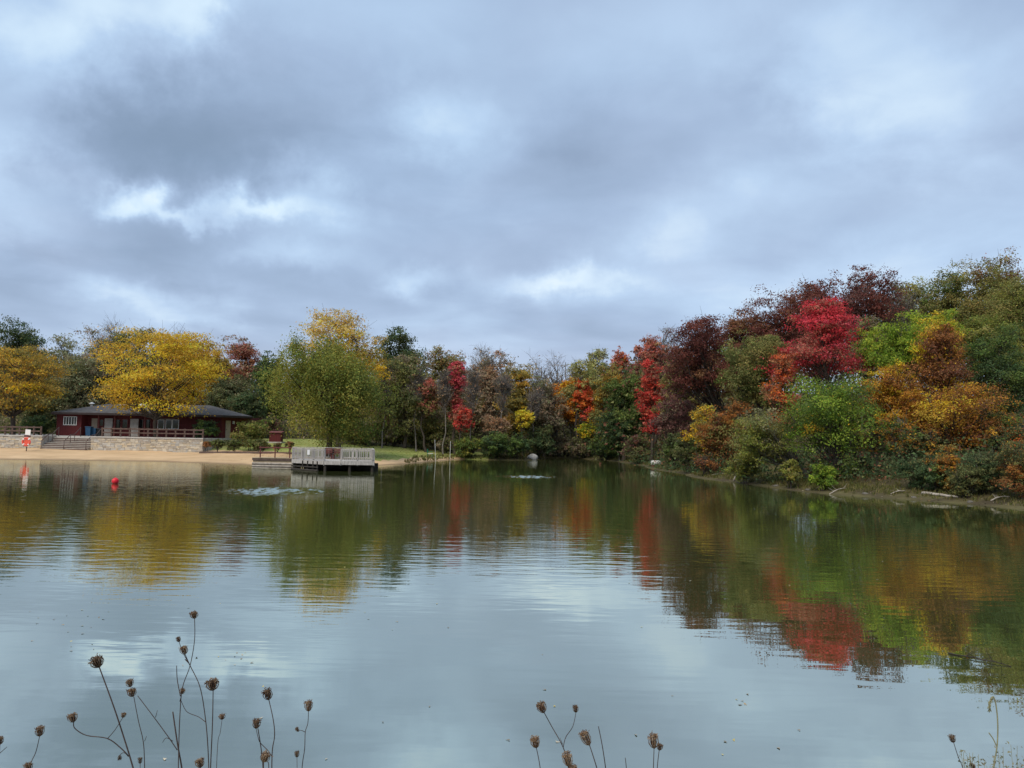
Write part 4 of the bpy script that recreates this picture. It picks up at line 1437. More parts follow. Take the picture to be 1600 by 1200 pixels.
# white notice on the railing
nx_ = X(482.5, 62.4)
dpart('notice', MB().box(nx_ - .10, nx_ + .10, 62.55, 62.58, DZ + .45, DZ + .85), 'sign_white')
# piles
for (x, y) in [tuple(pA + Vector((.1, .2))), tuple(pB + Vector((0, .2))), tuple((pB + pC) / 2 + Vector((0, .2))), tuple(pC + Vector((-.15, .2))), tuple(pD + Vector((-.15, -.2))), tuple(pE + Vector((.15, -.2))), (pB.x, 66.5), ((pB.x + pC.x) / 2, 66)]:
    dpart('pile', MB().tube([(x, y, -2.2), (x, y, DZ - .06)], .11, 10), 'pile')

# walkway to the dock
wk = empty('dock_walkway', (X(430, 66), 66, 0)); tag(wk, 'tan wooden walkway with thin posts leading from beach to dock', 'walkway')


def wpart(name, mb, m):
    o = mb.build(name, m); o.parent = wk; o.matrix_parent_inverse = Matrix.Translation(-wk.location); return o


wx0, wx1 = X(400.5, 66), pA.x - .02
ys0, ys1 = 65.2, 67.0
nbw = 22
for i in range(nbw):
    a = wx0 + (wx1 - wx0) * i / nbw; b = wx0 + (wx1 - wx0) * (i + 1) / nbw - .012
    wpart('deck_board', MB().box(a, b, ys0, ys1, DZ + .02, DZ + .07), 'wood_tan')
wpart('fascia_board', MB().box(wx0, wx1, ys0 + .03, ys0 + .09, DZ - .16, DZ + .018), 'wood_dk')
wpart('crib', MB().box(wx0 + .05, wx1 - .05, ys0 + .12, ys1 - .1, -1.0, DZ + .01), 'wood_tan')
for j in range(3):
    wpart('crib_log', MB().tube([(wx0, ys0 + .1, -.05 + .21 * j), (wx1 - .1, ys0 + .1, -.05 + .21 * j)], .10, 8), 'drift')
for u_ in (408.5, 431.5, 454.5):
    x = X(u_, 65.3)
    wpart('post', MB().box(x - .04, x + .04, 65.22, 65.3, DZ + .07, DZ + 1.0), 'wood_red')
wpart('rail', MB().box(X(406, 65.2), wx1, 65.16, 65.215, DZ + .88, DZ + .97), 'wood_red')
wpart('rail', MB().box(X(406, 65.2), wx1, 65.175, 65.215, DZ + .45, DZ + .51), 'wood_red')

# ------------------------------------------------------------------ lawn point: poles, chair, boulder, block, log
for (ut, vt, ub_, vb, lab) in ((679.5, 688, 681, 719, 'thin white pole at the lawn point beside the green chair'), (704, 690, 703, 716, 'thin white pole at the water edge, farther from the lawn')):
    Yp = shoreY(ut) + .1
    a, b = at(ub_, vb, Yp), at(ut, vt, Yp)
    zb_ = zat(a.x, Yp)
    MBp = MB().tube([(a.x, a.y, min(zb_, 0) - .4), (b.x, b.y, b.z)], .024, 8)
    po = empty('marker_pole', (a.x, a.y, zb_)); tag(po, lab, 'pole')
    o = MBp.build('shaft', 'white'); o.parent = po; o.matrix_parent_inverse = Matrix.Translation(-po.location)
    o = MB().lathe([(.03, 0), (.034, .02), (.015, .05)], 8, (b.x, b.y, b.z)).build('cap', 'white'); o.parent = po; o.matrix_parent_inverse = Matrix.Translation(-po.location)
cx, cyy = X(673, 92), 92.0
cz = zat(cx, cyy)
ch = empty('garden_chair', (cx, cyy, cz)); tag(ch, 'small green chair with a white seat on the lawn point', 'chair')
MB().box(-.28, .34, -.26, .26, .40, .46, .02).build('seat', 'white', ch)
MB().box(-.34, -.27, -.28, .28, .47, .98, .02).build('backrest', 'green', ch)
for s in (-1, 1):
    for t in (-1, 1):
        MB().tube([(s * .26, t * .22, 0), (s * .24, t * .22, .41)], .025, 6).build('leg', 'green', ch)
    MB().box(-.28, .30, s * .26 - .02, s * .26 + .02, .62, .67).build('armrest', 'green', ch)


def rock(name, label, loc, sx, sy, sz, m='rock', seed=1, cat='rock'):
    rg = np.random.default_rng(seed)
    V, Fl = [], []
    n1, n2 = 9, 14
    for i in range(n1):
        t = math.pi * (i + .001) / (n1 - 1) * .999
        for j in range(n2):
            p = 2 * math.pi * j / n2
            d = np.array([math.sin(t) * math.cos(p), math.sin(t) * math.sin(p), math.cos(t)])
            r_ = 1 + .14 * math.sin(d[0] * 3.1 + seed) * math.sin(d[1] * 2.7 + seed * 2) + .10 * math.sin(d[2] * 5 + d[0] * 4 + seed)
            V.append((d[0] * r_ * sx, d[1] * r_ * sy, d[2] * r_ * sz))
    for i in range(n1 - 1):
        for j in range(n2):
            Fl.append((i * n2 + j, (i + 1) * n2 + j, (i + 1) * n2 + (j + 1) % n2, i * n2 + (j + 1) % n2))
    o = MB().add(V, Fl).build(name, m, None, True, loc)
    tag(o, label, cat)
    return o


p = gp(832, 718.5)
rock('boulder', 'pale grey boulder standing at the far water edge', (p.x, p.y + .4, .22), .68, .5, .52, seed=3)
# pale block on the shore
p = gp(1024.5, 731)
bl = empty('shore_block', (p.x, p.y + .1, zat(p.x, p.y + .1))); tag(bl, 'rounded white block on a reddish base at the pond shore', 'block')
zb_ = at(1024, 727.0, p.y + .1).z - bl.location.z; zt_ = at(1024, 719.5, p.y + .1).z - bl.location.z
MB().box(-.50, .50, -.35, .35, zb_, zt_, .10).build('cap', 'block', bl, True)
MB().box(-.44, .44, -.30, .30, -.3, zb_ + .01).build('base', 'wood_red', bl)


def log(name, label, a, b, r0, r1, m='drift', cat='driftwood', bend=.06, seed=0, twig=2):
    rg = np.random.default_rng(seed)
    a, b = np.array(a, float), np.array(b, float)
    t = np.linspace(0, 1, 8)[:, None]
    L = np.linalg.norm(b - a)
    pts = a * (1 - t) + b * t + np.sin(t * math.pi) * np.array([0, bend * L * .3, bend * L]) + rg.normal(size=(8, 3)) * .008 * L
    o = empty(name, tuple(a)); tag(o, label, cat)
    mb = MB().tube(pts, np.linspace(r0, r1, 8), 8)
    q = mb.build('stem', m, None, True); q.parent = o; q.matrix_parent_inverse = Matrix.Translation(-o.location)
    for i in range(twig):
        s = pts[rg.integers(2, 7)]
        d = rg.normal(size=3) * [1, .6, .3] + [0, 0, .6]; d /= np.linalg.norm(d)
        q = MB().tube([s, s + d * L * .15, s + d * L * .28 + [0, 0, .02]], [r1 * .7, r1 * .5, r1 * .25], 5).build('twig', m); q.parent = o; q.matrix_parent_inverse = Matrix.Translation(-o.location)
    return o


def bankp(u, v, up=.0):
    """point on the bank surface seen at (u, v)"""
    lo = gp(u, v)
    d = ray(u, v)
    ss = np.linspace(12, 120, 1400) / d.y
    zr_ = np.maximum(terrain_z(d.x * ss, d.y * ss), 0)
    hit = np.nonzero(d.z * ss + CAMZ <= zr_)[0]
    if len(hit):
        q = d * float(ss[hit[0]])
        return (q.x, q.y, q.z + CAMZ + up)
    return tuple(lo)


log('driftwood_log', 'long pale driftwood log lying on the grassy bank', bankp(1441, 772.5, .07), bankp(1497, 778.5, .05), .10, .05, seed=2, bend=.01, twig=1)
log('driftwood_branch', 'pale tangled branch at the water edge below the dead brown bush', bankp(1087, 736, .1), bankp(1112, 739, .12), .05, .02, seed=4, bend=.1, twig=4)
log('driftwood_branch', 'grey branch lying beside the tangled one, toward the leaning tree', bankp(1112, 744, .08), bankp(1136, 741, .08), .045, .02, seed=5, bend=.04, twig=2)
log('driftwood_branch', 'forked bleached branch at the water below the yellow-green bush', bankp(1146, 752, .08), bankp(1164, 746, .25), .05, .02, seed=6, bend=.16, twig=4)
log('driftwood_branch', 'thin bleached stick half in the water below the lime bush', bankp(1296, 772, .02), bankp(1322, 766, .12), .035, .015, seed=21, bend=.05, twig=3)
log('driftwood_branch', 'short broken branch on the mud left of the driftwood log', bankp(1392, 773, .05), bankp(1416, 770, .10), .04, .02, seed=22, bend=.08, twig=3)
log('driftwood_branch', 'crooked grey branch on the mud near the photo edge', bankp(1548, 784, .05), bankp(1578, 780, .12), .04, .018, seed=23, bend=.10, twig=4)
for k_, (u_, v_, r_s, lb_) in enumerate(((1212, 760, .20, 'grey stone on the mud under the leaning pale trunk'), (1262, 766, .16, 'small grey stone just left of the lime bush'), (1352, 772, .18, 'flat stone on the mud between lime bush and broken branch'),
                             (1428, 778, .15, 'small stone at the near end of the driftwood log'), (1516, 785, .17, 'pale stone between driftwood log and crooked branch'))):
    q = bankp(u_, v_)
    rock('shore_stone', lb_, (q[0], q[1], q[2] + .02), r_s, r_s * .8, r_s * .5, m='mudstone', seed=40 + k_, cat='stone')
a_ = bankp(1127, 727, -.1); b_ = at(1114, 707, a_[1] + .3)
log('leaning_stick', 'pale dead stick leaning up beside the dead brown bush', a_, tuple(b_), .075, .055, seed=8, bend=.01, twig=0, cat='stick')
for ut, vt, ub_, vb, lab, r_ in ((1346, 650, 1344, 748, 'pale slender trunk in the shade of the wooded bank, nearer the leafy maple', .05), (1404, 650, 1407, 749, 'pale slender trunk in the shade, nearer the copper-gold maple', .045)):
    yq = shoreY(ub_) + 9.5
    q = (X(ub_, yq), yq, zat(X(ub_, yq), yq))
    q2 = at(ut, vt, yq)
    o = log('bare_trunk', lab, (q[0], q[1], q[2] - .1), tuple(q2), r_, r_ * .8, 'bark_pale', 'trunk', bend=.0, seed=int(ut), twig=1)
# floating branch near the viewer
pa, pb = gp(1482, 1022), gp(1580, 1042)
log('floating_branch', 'weedy twig floating on the dark reflection near the viewer', (pa.x, pa.y, .01), (pb.x, pb.y, .005), .012, .006, 'pile', 'branch', bend=.02, seed=12, twig=6)

# ------------------------------------------------------------------ bubbling aerators: broken water patches
def churn(name, label, u, v, w, seed, amp=.018):
    c = gp(u, v)
    rg = np.random.default_rng(seed)
    rx = w / F * c.y / 2
    ry = rx * 1.05
    nx_, ny_ = 150, 150
    gx_, gy_ = np.meshgrid(np.linspace(-1, 1, nx_), np.linspace(-1, 1, ny_))
    h = np.zeros_like(gx_)
    xx, yy_ = gx_ * rx, gy_ * ry
    for k in range(26):
        a = rg.uniform(0, 2 * math.pi); wl2 = rg.uniform(.16, .75)
        h += np.sin((xx * math.cos(a) * .7 + yy_ * math.sin(a)) * 2 * math.pi / wl2 + rg.uniform(0, 6)) * wl2
    rr2 = np.sqrt(gx_ ** 2 + gy_ ** 2)
    h = h / np.std(h) * amp * np.clip(1 - rr2, 0, 1) ** 1.2
    h += .015 * np.exp(-(rr2 / .5) ** 2)
    h += .006 * np.clip(1 - rr2, 0, 1) - .004
    V = np.stack([xx.ravel(), yy_.ravel(), h.ravel() + .002], 1)
    i_, j_ = np.meshgrid(np.arange(nx_ - 1), np.arange(ny_ - 1))
    q = (j_ * nx_ + i_).ravel()
    Fq = np.stack([q, q + 1, q + nx_ + 1, q + nx_], 1)
    keep = (rr2.ravel()[Fq].max(1) < .99)
    root = empty(name, (c.x, c.y, 0)); tag(root, label, 'water ripples')
    link('surface', raw_mesh('surface', V, Fq[keep], smooth=True), 'water', root)
    return root


churn('bubbling_water', 'pale patch of bubbling water in front of the dock', 440, 767, 240, 3)
churn('bubbling_water', 'pale streak of bubbling water at the far end of the pond', 826, 745, 120, 4, .022)

# ------------------------------------------------------------------ loose small stuff
rg = np.random.default_rng(55)


def scatter_leaves(name, label, pts, size, cols, flat=True, z=.006):
    P = np.array(pts); n_ = len(P)
    nr = unit(np.stack([rg.normal(size=n_) * .12, rg.normal(size=n_) * .12, np.ones(n_)], 1))
    V, Fq = leaf_quads(rg, P + [0, 0, z], nr, size)
    c = np.array(cols)[rg.integers(0, len(cols), n_)] * rg.uniform(.7, 1.2, (n_, 1))
    o = link(name, raw_mesh(name, V, Fq, c), 'stone')
    tag(o, label, 'leaves', kind='stuff')


pts = []
for (u, v, su, sv, k) in ((110, 965, 40, 8, 14), (60, 1000, 40, 10, 8), (440, 940, 60, 8, 8), (900, 1090, 300, 60, 20), (1160, 1100, 8, 6, 5), (1160, 1165, 30, 8, 4),
                          (360, 1030, 30, 8, 10), (400, 780, 250, 20, 30), (1080, 765, 160, 16, 20), (1300, 880, 250, 50, 26), (650, 880, 300, 60, 40), (640, 780, 60, 8, 10)):
    for _ in range(k):
        p = gp(u + rg.normal() * su, max(v + rg.normal() * sv, 750))
        if sdist(p.x, p.y)[0] < -.3:
            pts.append((p.x, p.y, 0))
scatter_leaves('floating_leaves', 'fallen leaves scattered over the pond', pts, .045, [(.45, .40, .30), (.30, .22, .12), (.5, .42, .15), (.22, .18, .12)])
# leaves and stones on the banks
pts = []
for _ in range(9000):
    u = rg.uniform(860, 1640)
    x, y = rg.uniform(5, 30), rg.uniform(26, 96)
    pts.append((x, y))
pts = np.array(pts)
d_ = sdist(pts[:, 0], pts[:, 1])
pts = pts[(d_ > .05) & (d_ < 3.2)]
zz = terrain_z(pts[:, 0], pts[:, 1])
scatter_leaves('bank_litter', 'fallen leaves and pebbles along the bank edge', np.column_stack([pts, zz]), .13, [(.34, .29, .20), (.22, .15, .08), (.44, .39, .30), (.30, .17, .07), (.13, .10, .06)], z=.015)
pl = np.column_stack([rg.uniform(-30, -6, 9000), rg.uniform(66, 106, 9000)])
d_ = sdist(pl[:, 0], pl[:, 1])
pl = pl[(d_ > 2.5) & (d_ < 30)]
ctr_ = np.array([X(511, 80), 80.])
pr = np.exp(-(np.hypot(*(pl - ctr_).T) / 5) ** 2) * .9 + .06
pl = pl[rg.random(len(pl)) < pr]
scatter_leaves('lawn_leaves', 'brown fallen leaves on the lawn under the green tree', np.column_stack([pl, terrain_z(pl[:, 0], pl[:, 1])]), .17, [(.30, .19, .08), (.25, .14, .06), (.38, .27, .10)], z=.03)


def grass(name, label, XY, h, w, cols, per=4):
    XY = np.asarray(XY); n_ = len(XY)
    z = terrain_z(XY[:, 0], XY[:, 1])
    B = np.repeat(np.column_stack([XY, z - .02]), per, 0)
    m_ = len(B)
    B[:, :2] += rg.normal(size=(m_, 2)) * h * .25
    a = rg.uniform(0, 2 * math.pi, m_)
    hh = h * rg.uniform(.45, 1.3, m_)
    side = np.column_stack([np.cos(a), np.sin(a), np.zeros(m_)]) * w * .5
    ln = rg.normal(size=(m_, 3)) * .28; ln[:, 2] = 1
    t1 = B + ln * (hh * .6)[:, None]
    t2 = B + (ln * [1.9, 1.9, 1]) * hh[:, None] * .98
    V = np.stack([B - side, B + side, t1 + side * .7, t1 - side * .7, t2, t2 + side * .12], 1).reshape(-1, 3)
    k = np.arange(m_)[:, None] * 6
    Fq = np.concatenate([k + [0, 1, 2, 3], k + [3, 2, 5, 4]], 0)
    c = np.array(cols)[rg.integers(0, len(cols), m_)] * rg.uniform(.7, 1.25, (m_, 1))
    o = link(name, raw_mesh(name, V, Fq, np.concatenate([c, c])), 'leaf')
    tag(o, label, 'grass', kind='stuff')


seg = np.array([p for p in SH if p[0] > 4 and p[1] > 25 and p[1] < 108])
t_ = rg.uniform(0, len(seg) - 1.001, 20000) ** 1.0
i_ = t_.astype(int); fr = (t_ - i_)[:, None]
g = seg[i_] * (1 - fr) + seg[i_ + 1] * fr
ang_ = rg.uniform(0, 2 * math.pi, len(g)); rr_g = rg.uniform(.3, 5.5, len(g))
g = g + np.column_stack([np.cos(ang_), np.sin(ang_)]) * rr_g[:, None]
d_ = sdist(g[:, 0], g[:, 1])
g = g[(d_ > .55) & (rg.random(len(g)) < .3 + .7 * sst(.4, 2.0, d_))]
grass('bank_grass', 'short olive grass on the wooded bank', g, .22, .045, [(.14, .15, .035), (.20, .18, .06), (.11, .125, .035), (.26, .21, .09)], per=4)
g = np.column_stack([rg.uniform(-11, 6, 3000), rg.uniform(76, 112, 3000)])
d_ = sdist(g[:, 0], g[:, 1])
g = g[(d_ > .2) & (d_ < 2.5)]
grass('shore_grass', 'rough grass along the far water edge', g, .32, .08, [(.10, .12, .03), (.18, .16, .06), (.26, .20, .09)])
g = np.column_stack([rg.uniform(-32, -5, 12000), rg.uniform(64, 108, 12000)])
d_ = sdist(g[:, 0], g[:, 1])
sw = 1.6 + 0.9 * sst(-8, -11, g[:, 0]) + 3.2 * sst(-13, -20, g[:, 0]) + 8.6 * sst(-20, -27, g[:, 0])
g = g[(d_ > sw) & (d_ < 32)]
grass('lawn_grass', 'mown grass blades of the lawn', g, .055, .05, [(.22, .28, .055), (.27, .30, .075), (.33, .31, .11)], per=3)
g = np.column_stack([rg.uniform(-6, 7, 2600), rg.uniform(-1.5, 3.4, 2600)])
g = g[np.hypot(g[:, 0], g[:, 1]) > .8]
grass('near_bank_grass', 'dry grass on the near bank under the weeds', g, .30, .012, [(.16, .15, .05), (.25, .20, .09), (.12, .13, .04)], per=4)

# ------------------------------------------------------------------ foreground weeds: dried umbel stems
def seed_head(size, seed, dark=.5, elong=1.0, open_=0.0):
    """a curled-in umbel: ribs rising from the stem and closing over a tuft of bristly seeds"""
    rg = np.random.default_rng(seed)
    V, Fl, C = [], [], []

    def put(Va, Fa, c):
        n0 = sum(len(a) for a in V)
        V.append(Va); Fl.append(Fa + n0); C.append(np.repeat(c[None, :], len(Fa), 0))
    nr_ = 26
    for i in range(nr_):
        a = 2 * math.pi * i / nr_ + rg.normal() * .1
        ring = 1 if i % 2 else .62
        L = elong * rg.uniform(.85, 1.12)
        cl = rg.uniform(.30, .72) + open_
        prof = [(.02, 0), (.30 * ring, .16 * L), (.50 * ring, .45 * L), (.50 * ring * (.7 + cl * .5), .78 * L), (.46 * ring * cl, 1.0 * L)]
        pts = np.array([(r_ * math.cos(a), r_ * math.sin(a), z) for r_, z in prof]) * size
        Va, Fa = tube_arr(pts, np.array([.03, .024, .022, .02, .012]) * size, 4)
        base = np.array([(.20, .125, .075), (.26, .17, .10), (.13, .075, .05), (.32, .23, .15)][rg.integers(0, 4)]) * (1.25 - dark)
        put(Va, Fa, base)
        # seed tufts on the rib end
        for q in range(5):
            c0 = pts[3] * .5 + pts[4] * .5 + rg.normal(size=3) * .10 * size
            d = unit(rg.normal(size=3)) * .10 * size
            Va, Fa = tube_arr(np.array([c0 - d, c0, c0 + d]), np.array([.015, .038, .012]) * size, 4)
            put(Va, Fa, base * rg.uniform(.6, 1.5))
    for q in range(70):                                     # dense heart
        d = unit(rg.normal(size=3)); c0 = np.array([0, 0, .5 * elong]) * size + d * [.3, .3, .36 * elong] * size * rg.random() ** .4
        e_ = unit(rg.normal(size=3)) * .09 * size
        Va, Fa = tube_arr(np.array([c0 - e_, c0, c0 + e_]), np.array([.02, .05, .02]) * size, 4)
        put(Va, Fa, np.array([(.11, .065, .045), (.17, .105, .065), (.08, .05, .04)][rg.integers(0, 3)]) * (1.25 - dark))
    for q in range(8):                                      # bracts and stray rays
        a = rg.uniform(0, 2 * math.pi)
        p0 = np.array([.42 * math.cos(a), .42 * math.sin(a), .75 * elong]) * size
        p1 = p0 + (unit(rg.normal(size=3)) * .16 + [.1 * math.cos(a), .1 * math.sin(a), .14]) * size
        Va, Fa = tube_arr(np.array([p0, (p0 + p1) / 2 + rg.normal(size=3) * .02 * size, p1]), np.array([.014, .01, .006]) * size, 3)
        put(Va, Fa, np.array([.22, .15, .10]))
    return raw_mesh('seed_head', np.concatenate(V), np.concatenate(Fl), np.concatenate(C))


def smooth_line(P, k=5):
    P = np.asarray(P, float)
    if len(P) < 3:
        return P
    out = []
    for i in range(len(P) - 1):
        p0, p1, p2, p3 = P[max(i - 1, 0)], P[i], P[i + 1], P[min(i + 2, len(P) - 1)]
        for t in np.linspace(0, 1, k, endpoint=False):
            out.append(.5 * ((2 * p1) + (-p0 + p2) * t + (2 * p0 - 5 * p1 + 4 * p2 - p3) * t * t + (-p0 + 3 * p1 - 3 * p2 + p3) * t ** 3))
    out.append(P[-1])
    return np.array(out)


# (label, depth, [stem polylines from the top down, width px], [(u, v, size, dark, elong)])
WEEDS = [
    ('dark seed head tilted on a straight slanting stem with a curved side stem', 1.95,
     [([(155, 1042), (178, 1105), (196, 1160), (208, 1200), (224, 1260)], 2.6), ([(115, 1128), (117, 1138), (135, 1149), (168, 1154), (190, 1170), (201, 1182)], 1.9), ([(192, 1121), (180, 1140), (169, 1153)], 1.3), ([(187, 1180), (193, 1176), (200, 1180)], 1.2)],
     [(151, 1033, 21, .85, .8), (113, 1120, 15, .5, .9), (193, 1117, 8, .5, .9), (187, 1184, 6, .8, 1.2)]),
    ('pair of seed heads one above the other on a pale thin stem', 2.15,
     [([(209, 1088), (216, 1125), (224, 1160), (226, 1200), (228, 1260)], 1.5), ([(207, 1088), (206, 1076)], 1.2), ([(229, 1150), (226, 1158)], 1.0)],
     [(206, 1081, 14, .45, .9), (203, 1068, 12, .6, .95)]),
    ('tallest weed with a round seed head on a long curving stem', 2.05,
     [([(304, 966), (304, 1000), (297, 1040), (285, 1075), (281, 1120), (279, 1180), (278, 1260)], 1.6), ([(276, 1040), (277, 1062), (282, 1088)], 1.5), ([(284, 1084), (281, 1096)], 1.2), ([(283, 1095), (292, 1112), (310, 1120), (321, 1128)], 1.2)],
     [(303, 958, 13, .35, .85), (285, 1080, 9, .5, .9)]),
    ('weed with a triangular seed head crossing the tallest stem', 1.98,
     [([(289, 1022), (297, 1040), (312, 1072), (320, 1115), (325, 1170), (328, 1260)], 1.7), ([(280, 1003), (285, 1018), (297, 1040)], 1.2), ([(289, 1030), (295, 1036)], 1.8)],
     [(287, 1015, 13, .4, 1.0), (278, 997, 7.5, .8, 1.1)]),
    ('round shaggy seed head on a straight upright stem', 1.9,
     [([(333, 1078), (332, 1130), (329, 1200), (328, 1260)], 2.0)], [(332, 1070, 20, .55, .85)]),
    ('dark bare slanting stems reaching down between the tall weeds', 1.85,
     [([(270, 1112), (277, 1160), (284, 1200), (292, 1260)], 2.8), ([(215, 1087), (240, 1120), (262, 1150), (277, 1172)], 1.5), ([(246, 1110), (243, 1121)], 1.0), ([(254, 1160), (260, 1153), (270, 1158)], 1.2)], []),
    ('small brown seed head on a faint stem right of the shaggy one', 2.4,
     [([(347, 1124), (344, 1145), (340, 1165), (336, 1260)], 1.0)], [(347, 1119, 10, .3, .8)]),
    ('low round seed head at the picture bottom under the tall weeds', 1.9,
     [([(313, 1199), (314, 1260)], 2.2)], [(312, 1191, 14, .3, .95)]),
    ('blurred dark bud on a short stem at the bottom below the pair', 2.1,
     [([(219, 1193), (219, 1260)], 1.2)], [(219, 1188, 7, .8, 1.4)]),
    ('barrel-shaped dark seed head on a bowed stem', 1.9,
     [([(420, 1093), (427, 1125), (429, 1150), (425, 1180), (425, 1260)], 1.9)], [(418, 1084, 16, .75, 1.05)]),
    ('weed with curled horned seed head left of the barrel-shaped one', 1.95,
     [([(403, 1138), (408, 1170), (411, 1200), (412, 1260)], 2.0), ([(400, 1138), (404, 1155), (408, 1162), (418, 1172), (425, 1182)], 1.3)], [(401, 1129, 13, .5, 1.15)]),
    ('spiky round seed head low beneath the barrel-shaped one', 1.85,
     [([(412, 1190), (412, 1260)], 1.6), ([(418, 1190), (420, 1200), (418, 1260)], 1.6)], [(414, 1184, 16, .15, .9)]),
    ('egg-shaped reddish seed head on a thin forked stem', 2.05,
     [([(482, 1111), (481, 1130), (477, 1144), (476, 1170), (472, 1200), (470, 1260)], 1.5), ([(466, 1143), (470, 1141), (477, 1144)], 1.1)], [(482, 1102, 13.5, .35, 1.2), (465, 1141, 6, .7, 1.2)]),
    ('tiny dark bud beside the thin forked stem', 2.2, [([(464, 1183), (465, 1260)], 1.2)], [(464, 1178, 8, .8, 1.2)]),
    ('seed head leaning near the photo edge on a slanting stem', 2.0,
     [([(62, 1150), (56, 1175), (46, 1200), (36, 1260)], 1.5)], [(62, 1142, 14, .45, 1.05)]),
    ('cropped seed head at the bottom below the leaning one', 1.9, [([(44, 1205), (42, 1260)], 1.5)], [(44, 1200, 13, .35, 1.0)]),
    ('seed head cut by the photo edge above the water', 2.0, [([(0, 1163), (-6, 1260)], 1.4), ([(11, 1167), (-4, 1180)], 1.2)], [(0, 1157, 11, .6, 1.1)]),
    ('forked weed with one large and one small seed head', 1.9,
     [([(850, 1113), (862, 1135), (880, 1168), (888, 1200), (892, 1260)], 1.9), ([(900, 1113), (895, 1135), (884, 1152), (880, 1168)], 1.3), ([(875, 1153), (879, 1163)], 1.0)], [(846, 1104, 16, .35, 1.05), (899, 1105, 9.5, .55, 1.2)]),
    ('upright oval seed head beside the forked weed', 1.85, [([(838, 1168), (844, 1200), (850, 1260)], 1.9)], [(836, 1158, 16, .25, 1.1)]),
    ('golden brown seed head at the bottom under the fork', 1.8, [([(889, 1197), (893, 1260)], 2.2)], [(887, 1187, 17, .1, 1.25), (897, 1200, 12, .2, 1.1)]),
    ('long tilted seed head on a dark curving stem', 1.8, [([(921, 1164), (927, 1182), (934, 1205), (950, 1260)], 2.2)], [(914, 1150, 16, .15, 1.55)]),
    ('bare dark stem standing beside the long tilted seed head', 1.85, [([(935, 1135), (941, 1165), (947, 1205), (954, 1260)], 2.0)], []),
    ('short bare stub between the bare stem and the twin heads', 1.9, [([(977, 1184), (979, 1205), (982, 1260)], 1.6)], []),
    ('tan seed head of the twin pair near the bottom middle', 1.85, [([(1022, 1169), (1021, 1200), (1020, 1260)], 1.7)], [(1021, 1157, 17, .15, 1.3)]),
    ('dark smaller seed head of the twin pair', 1.95, [([(1030, 1172), (1027, 1200), (1024, 1260)], 1.6)], [(1031, 1167, 10, .85, 1.0)]),
    ('single dark seed head left of the pale grass', 1.9, [([(1490, 1160), (1497, 1182), (1505, 1202), (1520, 1260)], 1.4)], [(1488, 1154, 10, .75, 1.2), (1519, 1196, 8, .7, 1.3)]),
]
GWD = 'dried weeds in front of the viewer'
for wi, (lab, dep, stems_, heads) in enumerate(WEEDS):
    last = stems_[0][0][-1]
    g0 = at(last[0], last[1] + 260, dep)
    gzz = zat(g0.x, g0.y)
    root = empty('dried_weed', (g0.x, dep, gzz))
    tag(root, lab, 'weed', GWD)
    for si_, (pl_, wpx) in enumerate(stems_):
        rgp = np.random.default_rng(wi * 10 + si_)
        P = [np.array(at(u, v, dep + rgp.normal() * .004)) for u, v in pl_]
        Ps = smooth_line(P)
        if pl_[-1][1] >= 1250:
            Ps = np.concatenate([Ps, [[(Ps[-1][0] + g0.x) / 2, dep, (Ps[-1][2] + gzz) / 2], [g0.x, dep, gzz - .03]]])
        r_ = wpx / F * dep / 2 * .82
        o = MB().tube(Ps, np.linspace(r_ * .8, r_ * 1.15, len(Ps)), 6).build('stem', 'stem', None, True)
        o.parent = root; o.matrix_parent_inverse = Matrix.Translation(-root.location)
    for hi, (u, v, sz_, dark, el) in enumerate(heads):
        s_ = sz_ / F * dep * .9
        # the head grows on from the end of the nearest stem
        best = None
        for pl_, _ in stems_:
            dq = math.hypot(pl_[0][0] - u, pl_[0][1] - v)
            if best is None or dq < best[0]:
                best = (dq, pl_)
        a = np.array(at(*best[1][0], dep)); c = np.array(at(u, v, dep))
        ax = c - a
        ax = ax / (np.linalg.norm(ax) + 1e-9) if np.linalg.norm(ax) > .002 else np.array([0, 0, 1.])
        me = seed_head(s_, wi * 7 + hi, dark * .75, el)
        ob = link('seed_head', me, 'head')
        rot = Vector((0, 0, 1)).rotation_difference(Vector(ax))
        st0 = a - ax * s_ * .04 if np.linalg.norm(c - a) < 1.2 * s_ * max(el, 1) else c - ax * s_ * .5 * el
        mw = Matrix.Translation(Vector(st0)) @ rot.to_matrix().to_4x4()
        ob.matrix_world = mw
        ob.parent = root; ob.matrix_parent_inverse = Matrix.Translation(-root.location)

# pale grass with a drooping ear, and a tuft of goldenrod fluff in the corner
dep = 2.0
root_p = at(1558, 1460, dep)
gr_ = empty('reed_grass', (root_p.x, dep, zat(root_p.x, dep)))
tag(gr_, 'pale green grass stalk with a drooping ear over the dark reflection', 'grass stalk')
P = [at(1552, 1088, dep), at(1556, 1100, dep), at(1559, 1130, dep), at(1558, 1165, dep), at(1553, 1200, dep), at(1550, 1260, dep)]
o = MB().tube(np.concatenate([smooth_line(P), [[root_p.x, dep, zat(root_p.x, dep)]]]), .0015, 6).build('stem', 'stem_green'); o.parent = gr_; o.matrix_parent_inverse = Matrix.Translation(-gr_.location)
P = [at(1545, 1145, dep), at(1552, 1155, dep), at(1557, 1166, dep)]
o = MB().tube(smooth_line(P), .0014, 5).build('leaf', 'stem_green'); o.parent = gr_; o.matrix_parent_inverse = Matrix.Translation(-gr_.location)
rg = np.random.default_rng(9)
ear = MB()
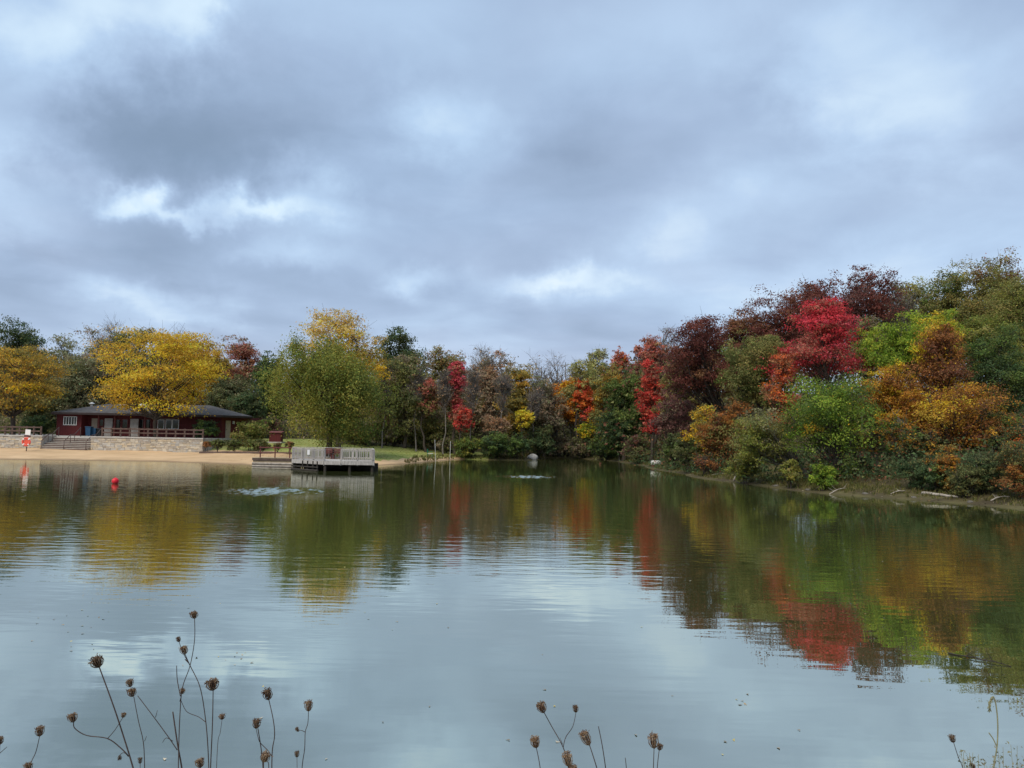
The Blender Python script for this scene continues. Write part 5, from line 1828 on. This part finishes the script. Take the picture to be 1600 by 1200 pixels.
for i in range(26):
    c = np.array(at(1550 - 4 * math.sin(i / 25 * 2) + rg.normal() * 1.2, 1090 + i * .85, dep + rg.normal() * .003))
    d = unit(np.array([rg.normal() * .4, rg.normal() * .4, -1])) * .0045
    ear.tube([c - d, c, c + d], [.0006, .0016, .0005], 5)
o = ear.build('ear', 'stem_green'); o.parent = gr_; o.matrix_parent_inverse = Matrix.Translation(-gr_.location)


def fluff(name, label, u0, u1, v0, dep, seed, n_=34):
    rg = np.random.default_rng(seed)
    b0 = at((u0 + u1) / 2, 1420, dep)
    r_ = empty(name, (b0.x, dep, zat(b0.x, dep))); tag(r_, label, 'weed')
    mb = MB(); V = []; 
    P_, N_ = [], []
    for i in range(n_):
        u = rg.uniform(u0, u1); v = v0 + rg.uniform(0, 46) * (1 + .004 * abs(u - (u0 + u1) / 2))
        t_ = np.array(at(u, v, dep + rg.normal() * .03)); f_ = np.array([b0.x + rg.normal() * .02, dep + rg.normal() * .02, b0.z - .1])
        m_ = (t_ + f_) / 2 + np.array([(t_[0] - f_[0]) * .22, 0, .04])
        L = smooth_line([t_, m_, f_], 5)
        mb.tube(L, np.linspace(.0005, .0012, len(L)), 4)
        for q in range(11):
            c = L[0] + (L[2] - L[0]) * rg.random() * 1.5 + rg.normal(size=3) * .007
            P_.append(c)
    o = mb.build('stems', 'stem_green'); o.parent = r_; o.matrix_parent_inverse = Matrix.Translation(-r_.location)
    P_ = np.array(P_)
    V, Fq = leaf_quads(rg, P_, unit(rg.normal(size=(len(P_), 3))), .009, .5)
    c = np.array([(.30, .28, .16), (.22, .22, .12), (.36, .32, .22), (.15, .16, .09)])[rg.integers(0, 4, len(P_))]
    o = link('flower_fluff', raw_mesh('flower_fluff', V, Fq, c), 'leaf'); o.parent = r_; o.matrix_parent_inverse = Matrix.Translation(-r_.location)


fluff('fluffy_weed', 'pale fluffy weed tuft in the bottom corner', 1500, 1560, 1172, 1.9, 3)
fluff('fluffy_weed', 'green fluffy weed tuft cut by the photo corner', 1560, 1640, 1160, 2.0, 4)
